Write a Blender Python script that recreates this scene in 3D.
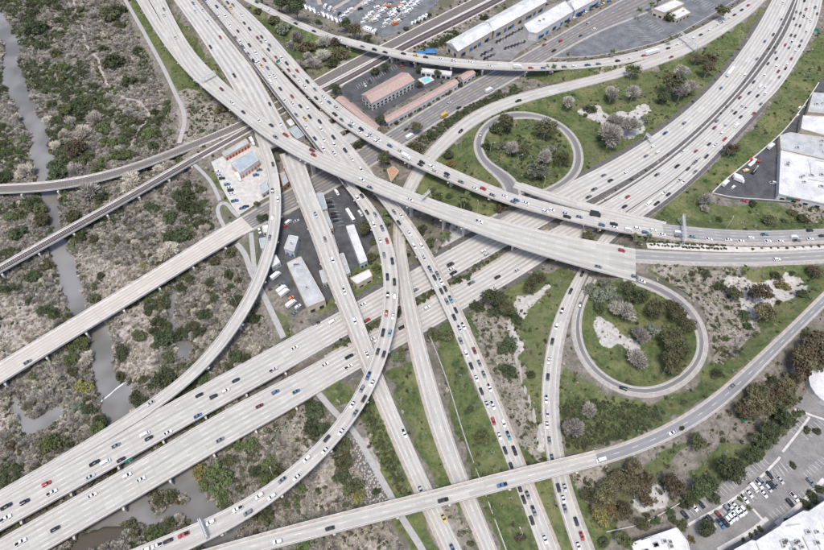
import bpy, bmesh, math, random
import numpy as np
from mathutils import Vector
SC = bpy.context.scene
for o in list(bpy.data.objects): bpy.data.objects.remove(o)
COL = SC.collection
rng = np.random.default_rng(7); random.seed(7)
# ---------------------------------------------------------------- camera
TH, FPX, HC = math.radians(54.0), 600.0, 320.0
cam = bpy.data.cameras.new('camera'); cam.sensor_width = 36; cam.lens = 36*FPX/824; cam.clip_start = 1; cam.clip_end = 30000
camo = bpy.data.objects.new('camera', cam); COL.objects.link(camo)
camo.location = (0, 0, HC); camo.rotation_euler = (math.pi/2-TH, 0, 0); SC.camera = camo
# ---------------------------------------------------------------- sky, sun, exposure
SUN_EL, SUN_AZ = math.radians(70), math.radians(190)      # azimuth clockwise from +Y
w = bpy.data.worlds.new('World'); SC.world = w; w.use_nodes = True
wn = w.node_tree; wn.nodes.clear()
sky = wn.nodes.new('ShaderNodeTexSky'); sky.sky_type = 'NISHITA'; sky.sun_disc = False
sky.sun_elevation = SUN_EL; sky.sun_rotation = SUN_AZ; sky.air_density = 0.8; sky.dust_density = 3.0; sky.ozone_density = 0.6
bg = wn.nodes.new('ShaderNodeBackground'); bg.inputs[1].default_value = 0.12
wo = wn.nodes.new('ShaderNodeOutputWorld')
wn.links.new(sky.outputs[0], bg.inputs[0]); wn.links.new(bg.outputs[0], wo.inputs[0])
sl = bpy.data.lights.new('sun', 'SUN'); sl.energy = 1.5; sl.angle = math.radians(13); sl.color = (1, 0.965, 0.90)
so = bpy.data.objects.new('sun', sl); COL.objects.link(so)
sdir = Vector((math.sin(SUN_AZ)*math.cos(SUN_EL), math.cos(SUN_AZ)*math.cos(SUN_EL), math.sin(SUN_EL)))
so.rotation_euler = sdir.to_track_quat('Z', 'Y').to_euler(); so.location = (0, 300, 400)
vs = SC.view_settings; vs.view_transform = 'Standard'; vs.look = 'None'; vs.gamma = 1; vs.use_curve_mapping = False
vs.exposure = 0.81
# ---------------------------------------------------------------- projection helpers
CT, ST = math.cos(TH), math.sin(TH)
def wpt(x, y, z=0.0):
    u = (np.asarray(x, float)-412)/FPX; v = -(np.asarray(y, float)-275)/FPX
    dy = CT+v*ST; dz = -ST+v*CT; t = (np.asarray(z, float)-HC)/dz
    return np.stack([u*t, dy*t, np.zeros_like(t)+z], -1)
def proj(P):
    P = np.asarray(P, float); X, Y, Z = P[..., 0], P[..., 1], P[..., 2]-HC
    d = Y*CT-Z*ST; up = Y*ST+Z*CT; d = np.where(d < 1, 1, d)
    return 412+FPX*X/d, 275-FPX*up/d
def inpoly(px, py, poly):
    r = np.zeros(np.shape(px), bool); n = len(poly)
    for i in range(n):
        x1, y1 = poly[i]; x2, y2 = poly[(i+1) % n]
        if y1 == y2: continue
        c = ((y1 > py) != (y2 > py)) & (px < (x2-x1)*(py-y1)/(y2-y1)+x1)
        r ^= c
    return r
# ---------------------------------------------------------------- objects
def tag(o, label=None, cat=None, group=None, kind=None):
    if label: o['label'] = label
    if cat: o['category'] = cat
    if group: o['group'] = group
    if kind: o['kind'] = kind
    return o
def empty(name, loc=(0, 0, 0), rz=0):
    o = bpy.data.objects.new(name, None); COL.objects.link(o); o.location = loc; o.rotation_euler = (0, 0, rz); o.empty_display_size = 0.5
    return o
def link(name, me, parent=None, col=None):
    o = bpy.data.objects.new(name, me); (col or COL).objects.link(o); o.parent = parent
    return o
def mkmesh(name, V, F, mats, mi=None, uv=None, smooth=False, vcol=None):
    me = bpy.data.meshes.new(name)
    V = np.asarray(V, np.float32).reshape(-1, 3)
    if isinstance(F, np.ndarray):
        k = F.shape[1]; n = len(F)
        me.vertices.add(len(V)); me.vertices.foreach_set('co', V.ravel())
        me.loops.add(n*k); me.loops.foreach_set('vertex_index', F.astype(np.int32).ravel())
        me.polygons.add(n); me.polygons.foreach_set('loop_start', np.arange(0, n*k, k, dtype=np.int32))
        me.polygons.foreach_set('loop_total', np.full(n, k, np.int32))
        me.update(calc_edges=True)
    else:
        me.from_pydata(V.tolist(), [], F)
    for m in (mats if isinstance(mats, (list, tuple)) else [mats]): me.materials.append(m)
    if mi is not None: me.polygons.foreach_set('material_index', np.asarray(mi, np.int32))
    if uv is not None:
        l = me.uv_layers.new(name='UVMap'); li = np.empty(len(me.loops), np.int32); me.loops.foreach_get('vertex_index', li)
        l.data.foreach_set('uv', np.asarray(uv, np.float32)[li].ravel())
    if vcol is not None:
        a = me.color_attributes.new('Col', 'FLOAT_COLOR', 'POINT'); c = np.ones((len(V), 4), np.float32); c[:, :vcol.shape[1]] = vcol
        a.data.foreach_set('color', c.ravel())
    if smooth: me.polygons.foreach_set('use_smooth', np.ones(len(me.polygons), bool))
    me.update()
    return me
class MB:
    def __init__(s): s.v = []; s.f = []; s.m = []
    def add(s, V, F, m=0):
        b = len(s.v); s.v += [tuple(p) for p in V]
        for f in F: s.f.append([i+b for i in f]); s.m.append(m)
        return s
    def box(s, x0, x1, y0, y1, z0, z1, m=0, rz=0, c=(0, 0)):
        P = [(x, y, z) for z in (z0, z1) for x, y in ((x0, y0), (x1, y0), (x1, y1), (x0, y1))]
        if rz:
            ca, sa = math.cos(rz), math.sin(rz); P = [(c[0]+x*ca-y*sa, c[1]+x*sa+y*ca, z) for x, y, z in P]
        return s.add(P, [(3, 2, 1, 0), (4, 5, 6, 7), (0, 1, 5, 4), (1, 2, 6, 5), (2, 3, 7, 6), (3, 0, 4, 7)], m)
    def tube(s, pts, r0, r1, n=6, m=0):
        pts = [Vector(p) for p in pts]; rings = []; b = len(s.v)
        for i, p in enumerate(pts):
            t = (pts[min(i+1, len(pts)-1)]-pts[max(i-1, 0)]).normalized()
            a = t.orthogonal().normalized(); c = t.cross(a); r = r0+(r1-r0)*i/max(1, len(pts)-1)
            for k in range(n):
                an = 2*math.pi*k/n; s.v.append(tuple(p+a*math.cos(an)*r+c*math.sin(an)*r))
        for i in range(len(pts)-1):
            for k in range(n):
                s.f.append([b+i*n+k, b+i*n+(k+1) % n, b+(i+1)*n+(k+1) % n, b+(i+1)*n+k]); s.m.append(m)
        s.f.append([b+(len(pts)-1)*n+k for k in range(n)]); s.m.append(m)
        return s
    def prism(s, poly, z0, z1, m=0, mtop=None, bottom=False):
        n = len(poly); a = sum(poly[i][0]*poly[(i+1) % n][1]-poly[(i+1) % n][0]*poly[i][1] for i in range(n))
        if a < 0: poly = poly[::-1]
        V = [(p[0], p[1], z0) for p in poly]+[(p[0], p[1], z1) for p in poly]
        s.add(V, [(i, (i+1) % n, n+(i+1) % n, n+i) for i in range(n)], m)
        b = len(s.v)-2*n; s.f.append([b+n+i for i in range(n)]); s.m.append(m if mtop is None else mtop)
        if bottom: s.f.append([b+n-1-i for i in range(n)]); s.m.append(m)
        return s
    def mesh(s, name, mats): return mkmesh(name, s.v, s.f, mats, s.m)
    def build(s, name, mats, parent=None): return link(name, s.mesh(name, mats), parent)
# ---------------------------------------------------------------- materials
MATS = {}
class NT:
    def __init__(s, name):
        s.m = bpy.data.materials.new(name); s.m.use_nodes = True; s.t = s.m.node_tree; s.b = s.t.nodes['Principled BSDF']
    def n(s, typ, **kw):
        x = s.t.nodes.new(typ)
        for k, v in kw.items():
            if k.startswith('i_'): x.inputs[k[2:].replace('_', ' ')].default_value = v
            else: setattr(x, k, v)
        return x
    def l(s, a, b): s.t.links.new(a, b)
    def noise(s, vec, scale, detail=3, rough=0.6):
        x = s.n('ShaderNodeTexNoise'); x.inputs['Scale'].default_value = scale; x.inputs['Detail'].default_value = detail; x.inputs['Roughness'].default_value = rough
        if vec is not None: s.l(vec, x.inputs['Vector'])
        return x.outputs['Fac']
    def math(s, op, a, b=0.0, clamp=False):
        x = s.n('ShaderNodeMath', operation=op); x.use_clamp = clamp
        for i, q in ((0, a), (1, b)):
            if isinstance(q, (int, float)): x.inputs[i].default_value = q
            else: s.l(q, x.inputs[i])
        return x.outputs[0]
    def ramp(s, fac, lo, hi, a=0.0, b=1.0):
        x = s.n('ShaderNodeMapRange'); x.interpolation_type = 'SMOOTHSTEP'; s.l(fac, x.inputs[0])
        for i, q in ((1, lo), (2, hi), (3, a), (4, b)): x.inputs[i].default_value = q
        return x.outputs[0]
    def mix(s, fac, a, b, mode='MIX'):
        x = s.n('ShaderNodeMix', data_type='RGBA', blend_type=mode)
        for i, q in ((0, fac), (6, a), (7, b)):
            if isinstance(q, (int, float)): x.inputs[i].default_value = q
            elif isinstance(q, tuple): x.inputs[i].default_value = (*q[:3], 1)
            else: s.l(q, x.inputs[i])
        return x.outputs[2]
    def done(s, col, rough=0.85, spec=0.25, bump=None, bstr=0.3, bdist=0.1):
        if isinstance(col, tuple): s.b.inputs['Base Color'].default_value = (*col[:3], 1)
        else: s.l(col, s.b.inputs['Base Color'])
        s.b.inputs['Roughness'].default_value = rough; s.b.inputs['Specular IOR Level'].default_value = spec
        if bump is not None:
            x = s.n('ShaderNodeBump'); x.inputs['Strength'].default_value = bstr; x.inputs['Distance'].default_value = bdist; s.l(bump, x.inputs['Height']); s.l(x.outputs[0], s.b.inputs['Normal'])
        return s.m
def geo(t): return t.n('ShaderNodeNewGeometry').outputs['Position']
def plain(name, col, rough=0.8, var=0.25, scale=0.6, spec=0.3, metallic=0):
    if name in MATS: return MATS[name]
    t = NT(name); p = geo(t)
    a = t.noise(p, scale, 4); b = t.noise(p, scale*7, 2)
    f = t.math('ADD', t.math('MULTIPLY', a, 0.65), t.math('MULTIPLY', b, 0.35))
    c = t.mix(t.ramp(f, 0.3, 0.7), tuple(v*(1-var) for v in col), tuple(min(1, v*(1+var)) for v in col))
    MATS[name] = t.done(c, rough, spec); t.b.inputs['Metallic'].default_value = metallic
    return MATS[name]
def lanes(name, base, dark, line=0.25, joint=0.2, stain=0.35, rough=0.85):
    """pavement whose UV is (lane units, metres along): oil-darkened lane centres, tyre polish, transverse joints, patches"""
    if name in MATS: return MATS[name]
    t = NT(name); uv = t.n('ShaderNodeUVMap').outputs[0]; sx = t.n('ShaderNodeSeparateXYZ'); t.l(uv, sx.inputs[0])
    u, v = sx.outputs[0], sx.outputs[1]; p = geo(t)
    fr = t.math('FRACT', u); d = t.math('ABSOLUTE', t.math('SUBTRACT', fr, 0.5))
    oil = t.ramp(d, 0.06, 0.20, 1, 0); whl = t.ramp(t.math('ABSOLUTE', t.math('SUBTRACT', d, 0.25)), 0.04, 0.12, 1, 0)
    cv = t.n('ShaderNodeCombineXYZ'); t.l(t.math('MULTIPLY', u, 2.2), cv.inputs[0]); t.l(t.math('MULTIPLY', v, 0.03), cv.inputs[1])
    st = t.noise(cv.outputs[0], 1.0, 5, 0.7)
    big = t.noise(p, 0.02, 3); fine = t.noise(p, 0.9, 4, 0.75)
    oil = t.math('MULTIPLY', oil, t.ramp(st, 0.25, 0.7, 0.35, 1.0))
    c = t.mix(t.math('MULTIPLY', oil, line), base, dark)
    c = t.mix(t.math('MULTIPLY', whl, line*0.45), c, dark)
    c = t.mix(t.math('MULTIPLY', t.ramp(st, 0.48, 0.78), stain), c, dark)
    c = t.mix(t.ramp(big, 0.35, 0.7, 0, 0.28), c, tuple(x*0.78 for x in base))
    c = t.mix(t.ramp(fine, 0.35, 0.75, 0, 0.32), c, tuple(x*0.66 for x in base))
    # slab joints and lane seams
    jv = t.math('ABSOLUTE', t.math('SUBTRACT', t.math('FRACT', t.math('MULTIPLY', v, 1/4.6)), 0.5))
    ju = t.ramp(d, 0.455, 0.49, 0, 1)
    c = t.mix(t.math('MULTIPLY', t.ramp(jv, 0.455, 0.49, 0, 1), joint), c, dark)
    c = t.mix(t.math('MULTIPLY', ju, joint), c, dark)
    # repaired slabs
    vor = t.n('ShaderNodeTexWhiteNoise', noise_dimensions='2D'); cc = t.n('ShaderNodeCombineXYZ')
    t.l(t.math('FLOOR', u), cc.inputs[0]); t.l(t.math('FLOOR', t.math('MULTIPLY', v, 1/9.2)), cc.inputs[1]); t.l(cc.outputs[0], vor.inputs['Vector'])
    c = t.mix(t.ramp(vor.outputs['Value'], 0.84, 0.95, 0, 0.4), c, tuple(x*0.7 for x in base))
    c = t.mix(t.ramp(vor.outputs['Value'], 0.0, 0.12, 0.3, 0), c, tuple(min(1, x*1.15) for x in base))
    MATS[name] = t.done(c, rough, 0.2, fine, 0.15, 0.03)
    return MATS[name]
CONC = (0.56, 0.545, 0.52)
M_deck = lanes('deck_concrete', (0.50, 0.485, 0.452), (0.195, 0.186, 0.172), 0.52, 0.16, 0.62)
M_slab = lanes('freeway_concrete', (0.54, 0.526, 0.495), (0.185, 0.176, 0.163), 0.78, 0.22, 0.30)
M_bridge_tan = lanes('worn_bridge_deck', (0.53, 0.505, 0.47), (0.36, 0.285, 0.215), 0.7, 0.08, 0.5)
M_asph = lanes('worn_asphalt', (0.235, 0.228, 0.225), (0.095, 0.092, 0.09), 0.6, 0.0, 0.5)
M_asph_pale = lanes('pale_asphalt', (0.27, 0.27, 0.275), (0.13, 0.13, 0.133), 0.4, 0.0, 0.3)
M_road_grey = lanes('grey_road', (0.33, 0.322, 0.315), (0.15, 0.146, 0.142), 0.55, 0.0, 0.5)
M_shoulder = plain('shoulder_asphalt', (0.115, 0.11, 0.108), 0.9, 0.3, 0.5)
M_tan = plain('tan_shoulder', (0.37, 0.33, 0.29), 0.9, 0.22, 0.4)
M_pale = plain('pale_shoulder', (0.36, 0.34, 0.31), 0.9, 0.2, 0.5)
M_side = plain('girder_concrete', (0.46, 0.435, 0.40), 0.85, 0.22, 0.35)
M_par = plain('parapet_concrete', (0.53, 0.51, 0.48), 0.85, 0.2, 0.4)
M_white = plain('white_paint', (0.66, 0.66, 0.65), 0.6, 0.12, 1.2)
M_yellow = plain('yellow_paint', (0.62, 0.42, 0.08), 0.6, 0.15, 1.2)
M_metal = plain('galvanised_steel', (0.55, 0.56, 0.56), 0.45, 0.1, 1.0, 0.5)
M_lot = plain('lot_asphalt', (0.078, 0.08, 0.086), 0.9, 0.38, 0.14)
M_lotp = plain('pale_lot_asphalt', (0.215, 0.21, 0.205), 0.9, 0.26, 0.14)
M_lot2 = plain('weathered_lot_asphalt', (0.15, 0.156, 0.166), 0.9, 0.36, 0.12)
M_rail = plain('rail_steel', (0.20, 0.17, 0.155), 0.5, 0.2, 1.0, 0.5)
M_ballast = plain('ballast', (0.16, 0.145, 0.14), 0.95, 0.35, 1.6)
M_ballast_d = plain('dark_ballast', (0.085, 0.07, 0.075), 0.95, 0.35, 1.6)
M_path = plain('path_asphalt', (0.36, 0.355, 0.345), 0.9, 0.15, 0.5)
M_trail = plain('trail_dirt', (0.40, 0.36, 0.32), 0.95, 0.25, 0.6)
# ---------------------------------------------------------------- road traces: both edges of every carriageway, with heights along it
def P(s): return [tuple(float(v) for v in q.split(',')) for q in s.split()]
RD = {}
def dense(pts, n):
    pts = np.asarray(pts, float)
    if len(pts) < 3:
        t = np.linspace(0, 1, n)[:, None]; return pts[0]*(1-t)+pts[-1]*t
    A = np.vstack([2*pts[0]-pts[1], pts, 2*pts[-1]-pts[-2]]); out = []
    for i in range(1, len(A)-2):
        p0, p1, p2, p3 = A[i-1:i+3]; m = 24
        d1 = np.linalg.norm(p1-p0)**.5+1e-6; d2 = np.linalg.norm(p2-p1)**.5+1e-6; d3 = np.linalg.norm(p3-p2)**.5+1e-6
        t0, t1, t2, t3 = 0, d1, d1+d2, d1+d2+d3; t = np.linspace(t1, t2, m, endpoint=False)[:, None]
        A1 = (t1-t)/(t1-t0)*p0+(t-t0)/(t1-t0)*p1; A2 = (t2-t)/(t2-t1)*p1+(t-t1)/(t2-t1)*p2; A3 = (t3-t)/(t3-t2)*p2+(t-t2)/(t3-t2)*p3
        B1 = (t2-t)/(t2-t0)*A1+(t-t0)/(t2-t0)*A2; B2 = (t3-t)/(t3-t1)*A2+(t-t1)/(t3-t1)*A3
        out.append((t2-t)/(t2-t1)*B1+(t-t1)/(t2-t1)*B2)
    C = np.vstack(out+[pts[-1:]])
    s = np.r_[0, np.cumsum(np.linalg.norm(np.diff(C, axis=0), axis=1))]; q = np.linspace(0, s[-1], n)
    return np.stack([np.interp(q, s, C[:, k]) for k in range(C.shape[1])], 1)
def smooth(a, sig):
    a = np.asarray(a, float); r = int(sig*3)
    r = min(r, len(a)-1)
    if r < 1: return a
    k = np.exp(-.5*(np.arange(-r, r+1)/sig)**2); k /= k.sum()
    two = a.ndim == 1; A = a[:, None] if two else a
    pad = np.vstack([2*A[0]-A[r:0:-1], A, 2*A[-1]-A[-2:-r-2:-1]])
    o = np.stack([np.convolve(pad[:, c], k, 'valid') for c in range(A.shape[1])], 1)
    return o[:, 0] if two else o
def zalong(pts, Z):
    Z = np.asarray(Z, float); out = []
    for p in pts:
        best = None
        for i in range(len(Z)-1):
            a, b = Z[i, :2], Z[i+1, :2]; d = b-a; t = np.clip(np.dot(np.asarray(p)-a, d)/np.dot(d, d), 0, 1)
            e = np.linalg.norm(np.asarray(p)-(a+t*d))
            if best is None or e < best[0]: best = (e, Z[i, 2]+t*(Z[i+1, 2]-Z[i, 2]))
        out.append(best[1])
    return np.array(out)
def road(key, L, R, Z, name, desc, bridge=None, mat=None, lanes=2, sl=0, sr=0, msl=None, msr=None, dz=0.0, sig=4, edge='both', centre=None, par=True, order='x', label=None, ext=90, wmin=None, thick=2.0, gmat=None):
    L, R, Z = P(L), P(R), [tuple(q) for q in P(Z)]
    if len(Z) == 1: Z = Z+[(Z[0][0]+1, Z[0][1], Z[0][2])]
    Lw = wpt([p[0] for p in L], [p[1] for p in L], zalong(L, Z)); Rw = wpt([p[0] for p in R], [p[1] for p in R], zalong(R, Z))
    ln = np.linalg.norm(np.diff((dense(Lw, 60)+dense(Rw, 60))/2, axis=0), axis=1).sum(); n = max(12, int(ln/4))
    Ld, Rd = dense(Lw, n*3), dense(Rw, n*3); C = (dense(Lw, n)+dense(Rw, n))/2
    for it in range(3):
        T = np.gradient(C[:, :2], axis=0); T /= np.linalg.norm(T, axis=1)[:, None]; N = np.stack([-T[:, 1], T[:, 0]], 1)
        dl = np.empty(n); dr = np.empty(n)
        for i in range(n):
            for arr, E in ((dl, Ld), (dr, Rd)):
                q = E[:, :2]-C[i, :2]; al = np.abs(q@T[i]); ac = q@N[i]
                j = np.argmin(al+0.02*np.abs(ac)+np.where(np.abs(ac) > 45, 1e3, 0)); arr[i] = ac[j]
        C[:, :2] += N*((dl+dr)/2)[:, None]
        C = smooth(C, 1.5)
    W = smooth(np.abs(dl-dr), sig*1.5)
    C = smooth(C, sig); C[:, 2] = smooth(C[:, 2], sig*1.5)
    # run on past the frame
    if ext:
        for end in (0, 1):
            p = C[0] if end == 0 else C[-1]; x, y = proj(p)
            if x < 9 or x > 815 or y < 9 or y > 541:
                k = min(6, len(C)-1); d = (C[0]-C[k]) if end == 0 else (C[-1]-C[-1-k]); d[2] = 0; d /= np.linalg.norm(d)
                E = p+d*np.arange(4, ext, 4)[:, None]
                if end == 0: C = np.vstack([E[::-1], C]); W = np.r_[np.full(len(E), W[0]), W]
                else: C = np.vstack([C, E]); W = np.r_[W, np.full(len(E), W[-1])]
    if wmin: W = np.maximum(W, wmin)
    C[:, 2] += dz
    T = np.gradient(C[:, :2], axis=0); T /= np.linalg.norm(T, axis=1)[:, None]; k_ = len(C)//2
    pl_ = np.asarray(dense(Lw, 41)[20])[:2]; pr_ = np.asarray(dense(Rw, 41)[20])[:2]; i_ = int(np.argmin(np.hypot(C[:, 0]-(pl_+pr_)[0]/2, C[:, 1]-(pl_+pr_)[1]/2)))
    if np.dot(pl_-pr_, [-T[i_, 1], T[i_, 0]]) < 0: sl, sr, msl, msr = sr, sl, msr, msl
    T = np.gradient(C[:, :2], axis=0); T /= np.linalg.norm(T, axis=1)[:, None]; N = np.stack([-T[:, 1], T[:, 0], 0*T[:, 0]], 1)
    S = np.r_[0, np.cumsum(np.linalg.norm(np.diff(C, axis=0), axis=1))]
    n = len(C); isb = np.zeros(n, bool); px, py = proj(C)
    for a in (bridge or []):
        i = int(np.argmin((px-a[0])**2+(py-a[1])**2)); j = int(np.argmin((px-a[2])**2+(py-a[3])**2)); isb[min(i, j):max(i, j)+1] = True
    RD[key] = dict(C=C, W=W, T=T, N=N, S=S, isb=isb, name=name, desc=desc, mat=mat or M_deck, lanes=lanes, sl=sl, sr=sr, msl=msl or M_shoulder, msr=msr or M_shoulder, edge=edge, centre=centre, par=par, order=order, label=label, thick=thick, gmat=gmat)
# ---- the east-west freeway
road('A_N', '0,496 68,458 130,425 161,408.4 188,394 215,378.7 251,360 286,339.7 311,327.8 338.5,312.5 380,288 411,272 434.7,256.5 479,234.4 499,222 530,205 560,187 582,176 600,168 642.5,142.7 676.5,119 709,90 735,59.5 755,30.6 772,0',
 '0,531 68,493.5 126,461 140,453 196.5,419.5 260,385.5 306,360 321.5,350 348.7,333 382,314.5 416,297 435,287 448,280 479,262 502,248 538,229 553,220 585,202 620,183.4 664.5,156 702,124 736,90 758.7,59.5 777.5,32 792.7,0',
 '0,512,1 320,338,0.3 824,0,0.3', 'freeway', 'upper lanes of the long freeway', [(-60, 540, 316, 339)], M_deck, 6, 0, 0, gmat=(M_slab, 0), edge='both', order='x',
 label='long wide freeway bridge crossing the marsh, the upper of the parallel pair')
road('A_S', '0,539.4 68,501 140,461 154,453 205,421 260,392 291,377 320,361.7 368.5,334.6 384,326 418,308 436.5,295.5 452,287 485.7,270 514,250 548,231 565,222.5 599,206 620,193.6 637,183 676.5,156 712,124 742,93 769,59.5 787.6,30.6 798,0',
 '0,577 47.6,550 120,508 140,496 206.6,457 262,426 315,395.7 340,378.7 360.6,367 390.6,351.6 423,333 452,316 480,299 500,288 531,270 548,258 588,234 624,213 668,183 700,157 740,124 776,93 803,51 818,22 822.5,0',
 '0,560,1 330,372,0.3 824,0,0.3', 'freeway', 'lower lanes of the long freeway', [(-60, 600, 328, 370)], M_deck, 6, 0, 0, gmat=(M_slab, 0), dz=0.0, order='x',
 label='long wide freeway bridge crossing the marsh, the lower of the parallel pair')
road('A_C', '740,122.5 705,152 668,183 645,199 624,213 606,228 592,246 580,268',
 '781,90 758.7,115.5 723,153 697,180 668,204 649,217 628,232 606,250 590,271',
 '824,60,0.35 580,270,0.35', 'slip_road', 'slip lanes beside the freeway at right', None, M_slab, 3, 0, 3.2, dz=0.02, order='y')
# ---- freeway from the upper left
road('C1', '174,0 200,36 217,63 235.5,93 253,130', '196.5,0 215,22 237,49 256,73 265.5,90 286,127 305,160',
 '185,0,6.5 240,75,8 275,140,8.5', 'freeway', 'leftmost busy freeway lanes at top left', [(228, 62, 285, 150)], M_slab, 5, 0, 0, msl=M_tan, dz=0.05, order='y',
 label='concrete freeway overpass at upper left ending under the big flyover')
road('C2', '201,0 237,45 258,73 270.6,90 293,119 315,148 330,166 345,187', '216,0 240,24 274,65 299,92 321.5,114 349,143 376,177',
 '210,0,6.5 262,60,8 320,120,9 355,180,9.5', 'freeway', 'crowded middle freeway lanes at upper centre', [(262, 60, 360, 182)], M_deck, 5, dz=0.0, order='y', sl=2.5,
 label='crowded concrete overpass forking below the big flyover at upper centre')
road('R2', '222,0 240,25 262,50 276,63 304,91.5 321.5,110 349,131 380,148 390.6,154.6 411,164.8 433,175 455,183 480,195 514,206 548,215.7 582,224 620,232.7 651,238 685,240 718,244.6 769,245.4 824,243',
 '235.5,0 265.5,27 293,59.5 311,80 323,92 345,109 380,134 419.5,154.5 445,166.5 482,183 514,194.4 548,204 582,212 610,218 640,222 668,224 702,228.4 740,230.5 769,231 824,228.4',
 '228,0,6.5 285,62,8.5 400,155,10 500,195,10.5 600,220,9 668,230,7.5 824,236,6', 'freeway', 'busy long flyover sweeping to the right edge', [(279, 62, 660, 231)], M_deck, 4, 1.8, 0, M_tan, dz=0.0, order='x', gmat=(M_road_grey, 600), label='long curving overpass packed with cars, running from top left to right edge')
# ---- the tall flyover
road('R1a0', '136,0 155,31 179,65 194,80', '148,0 168,34 192,62 210,80', '140,0,8.5 187,65,11 202,80,12.2', 'ramp', 'left ramp at the top left', [(100, -80, 215, 95)], M_deck, 2, dz=0.0, order='y', label='narrow concrete ramp bridge at top left joining the tall flyover')
road('R1', '149,0 168,34 182,66 208,93 229,108 247,124 259,134 276,145 291,154 308,163 325,171 342,178 360,186 401,203 438,217 462,226.5 502,243 531,252 556.5,260 582,267.5 610,275 629,280',
 '165,0 179,29 193,51 213,73 234,91 260,115.5 284,133 306,147 328,157 349,166 382,180 407.5,191 428,199 452,207.5 479,215 505.5,222.5 531,229 556.5,235 582,240 620,246 642,250',
 '155,0,8.5 205,70,12 260,122,16 330,168,18 400,197,18 480,228,16 560,249,12 640,264,8', 'ramp', 'tall almost empty flyover', [(100, -80, 640, 264)], M_deck, 4, dz=0.06, order='x', label='tall broad flyover, nearly empty, crossing above all other roads')
road('R1b', '628,262 650,263.5 684,265 750,266.3 824,263', '636,249 660,250.5 684,252 750,253 824,249.7', '640,257,8 720,258,6.5 824,257,5.5', 'slip_road', 'grey road along the right edge', None, M_road_grey, 2, 2.5, 1.5, msl=M_pale, msr=M_pale, dz=0.02)
road('L2', '627,272 654,280 680,292 697,307 709,328 711,346.5 708,363 695,379 673,394 651,401 624,396.5 600,385.5 590,377 576,360 572.6,350 569,326 575,304 588,278',
 '620,280 647.6,287 671,299 688,314 698.5,331 701,346.5 696,361 681.5,375 661,386 644,390.6 622,386 602,374 589,361 582,343 580,317.6 587,297 598,278',
 '622,275,8 654,283,7.4 700,320,5.6 704,358,4.4 660,392,3.2 600,380,2 574,335,0.9 592,280,0.3', 'loop_ramp', 'lower right loop ramp', None, M_asph, 1, 2.4, 1.3, msl=M_pale, msr=M_pale, sig=2.5, dz=0.0, order='y')
road('H', '580,268 565,292 551,324 543.7,360 540,394 544.6,453 550.5,474 554.8,496 573.4,550', '589.6,270 572,309 565,334.6 560.5,361 558,402.5 561.5,453 566.6,474 577,504.6 595.5,550',
 '585,270,0.35 552,360,0.35 585,550,0.35', 'slip_road', 'single road of spaced cars at bottom centre right', None, M_deck, 2, 0.8, 2.2, M_pale, M_pale, order='y', dz=0.04)
# ---- from the fork
road('E', '343.6,185 360,207 372,226 378.7,246 383.5,272 385.5,295.5 382,321 373,360 357,392 338.5,423 308,455 274,482.5 240,505.4 229,510 201.5,521.6 162.5,537 120,555',
 '356,187 370,199 382,216 390.6,236 396.5,255 400,280 399,305 396.5,328 386,361 376,390.6 357,420.5 328,455 294,487.6 260,512 239,526.7 215,539.5 190,550 160,563',
 '350,186,9.6 376,215,11 392,275,13 385,350,12.5 340,430,10.5 250,508,8.5 150,550,8', 'ramp', 'long curved overpass at centre', [(350, 186, 100, 580)], M_deck, 2, dz=0.0, order='y', label='long curved two-lane overpass bending from centre down to the bottom left')
road('G', '364,180 378.7,198.7 401,229 425.5,271 448,317.6 465.5,361 482,399 504,453 519,494 539.5,550', '377,178 399,207 414.4,224 431,251 440.7,272 460,305.7 485,361 502,402.5 521.5,455 536,487.6 561.5,550',
 '372,185,9.3 410,232,9 440,290,7.5 475,365,4 505,430,1.2 530,500,0.4 545,550,0.4', 'freeway', 'crowded straight lanes at bottom centre', [(368, 180, 457, 325)], M_deck, 3, 0, 2.0, msr=M_tan, order='y', dz=0.03, label='straight overpass crowded with cars leaving the fork at centre')
road('D1', '253,130 262,154.5 269,180 270.6,200 270,222.5 265.5,244.6 258,270 240,307 222,334.5 199,362 179.5,382 154,399 120,420 68,453 0,491', '266,138 276.5,161 280.5,183 282,200 281.6,219 278,244.6 269.5,271 258.7,297 247.5,316 229,345 213,362 196.5,381 179.5,394 159,408.5 138.7,423 68,462 0,500',
 '260,135,8.6 276,200,8.4 262,270,7 215,355,4.5 150,412,1.4 60,462,1.1 0,495,1.1', 'ramp', 'curved ramp dropping to the freeway at left', [(255, 130, -40, 520)], M_deck, 2, dz=0.12, order='y', label='narrow curved ramp bridge sweeping down to the freeway at left')
road('D2', '277,148 289,180 303,214 315,248 323,271.5 335,299 348.7,334.5 359,363 370,390 379,410 396.5,453 414,493 423,511 440.7,550', '303,156 309.6,180 314.8,195 335,239.5 343.6,271.5 355.5,300.6 372.5,345 383,379 397,411 416,453 431,488 441.5,508 462,550',
 '290,152,8.7 310,205,8.8 335,270,8.4 365,350,6.8 385,400,3.8 410,455,1 430,500,0.4 452,550,0.4', 'freeway', 'straight near-empty viaduct at centre left', [(288, 150, 378, 385)], M_deck, 3, 2.0, 0, msl=M_tan, order='y', dz=0.05, label='straight near-empty viaduct passing over the dark yards at centre')
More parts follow.
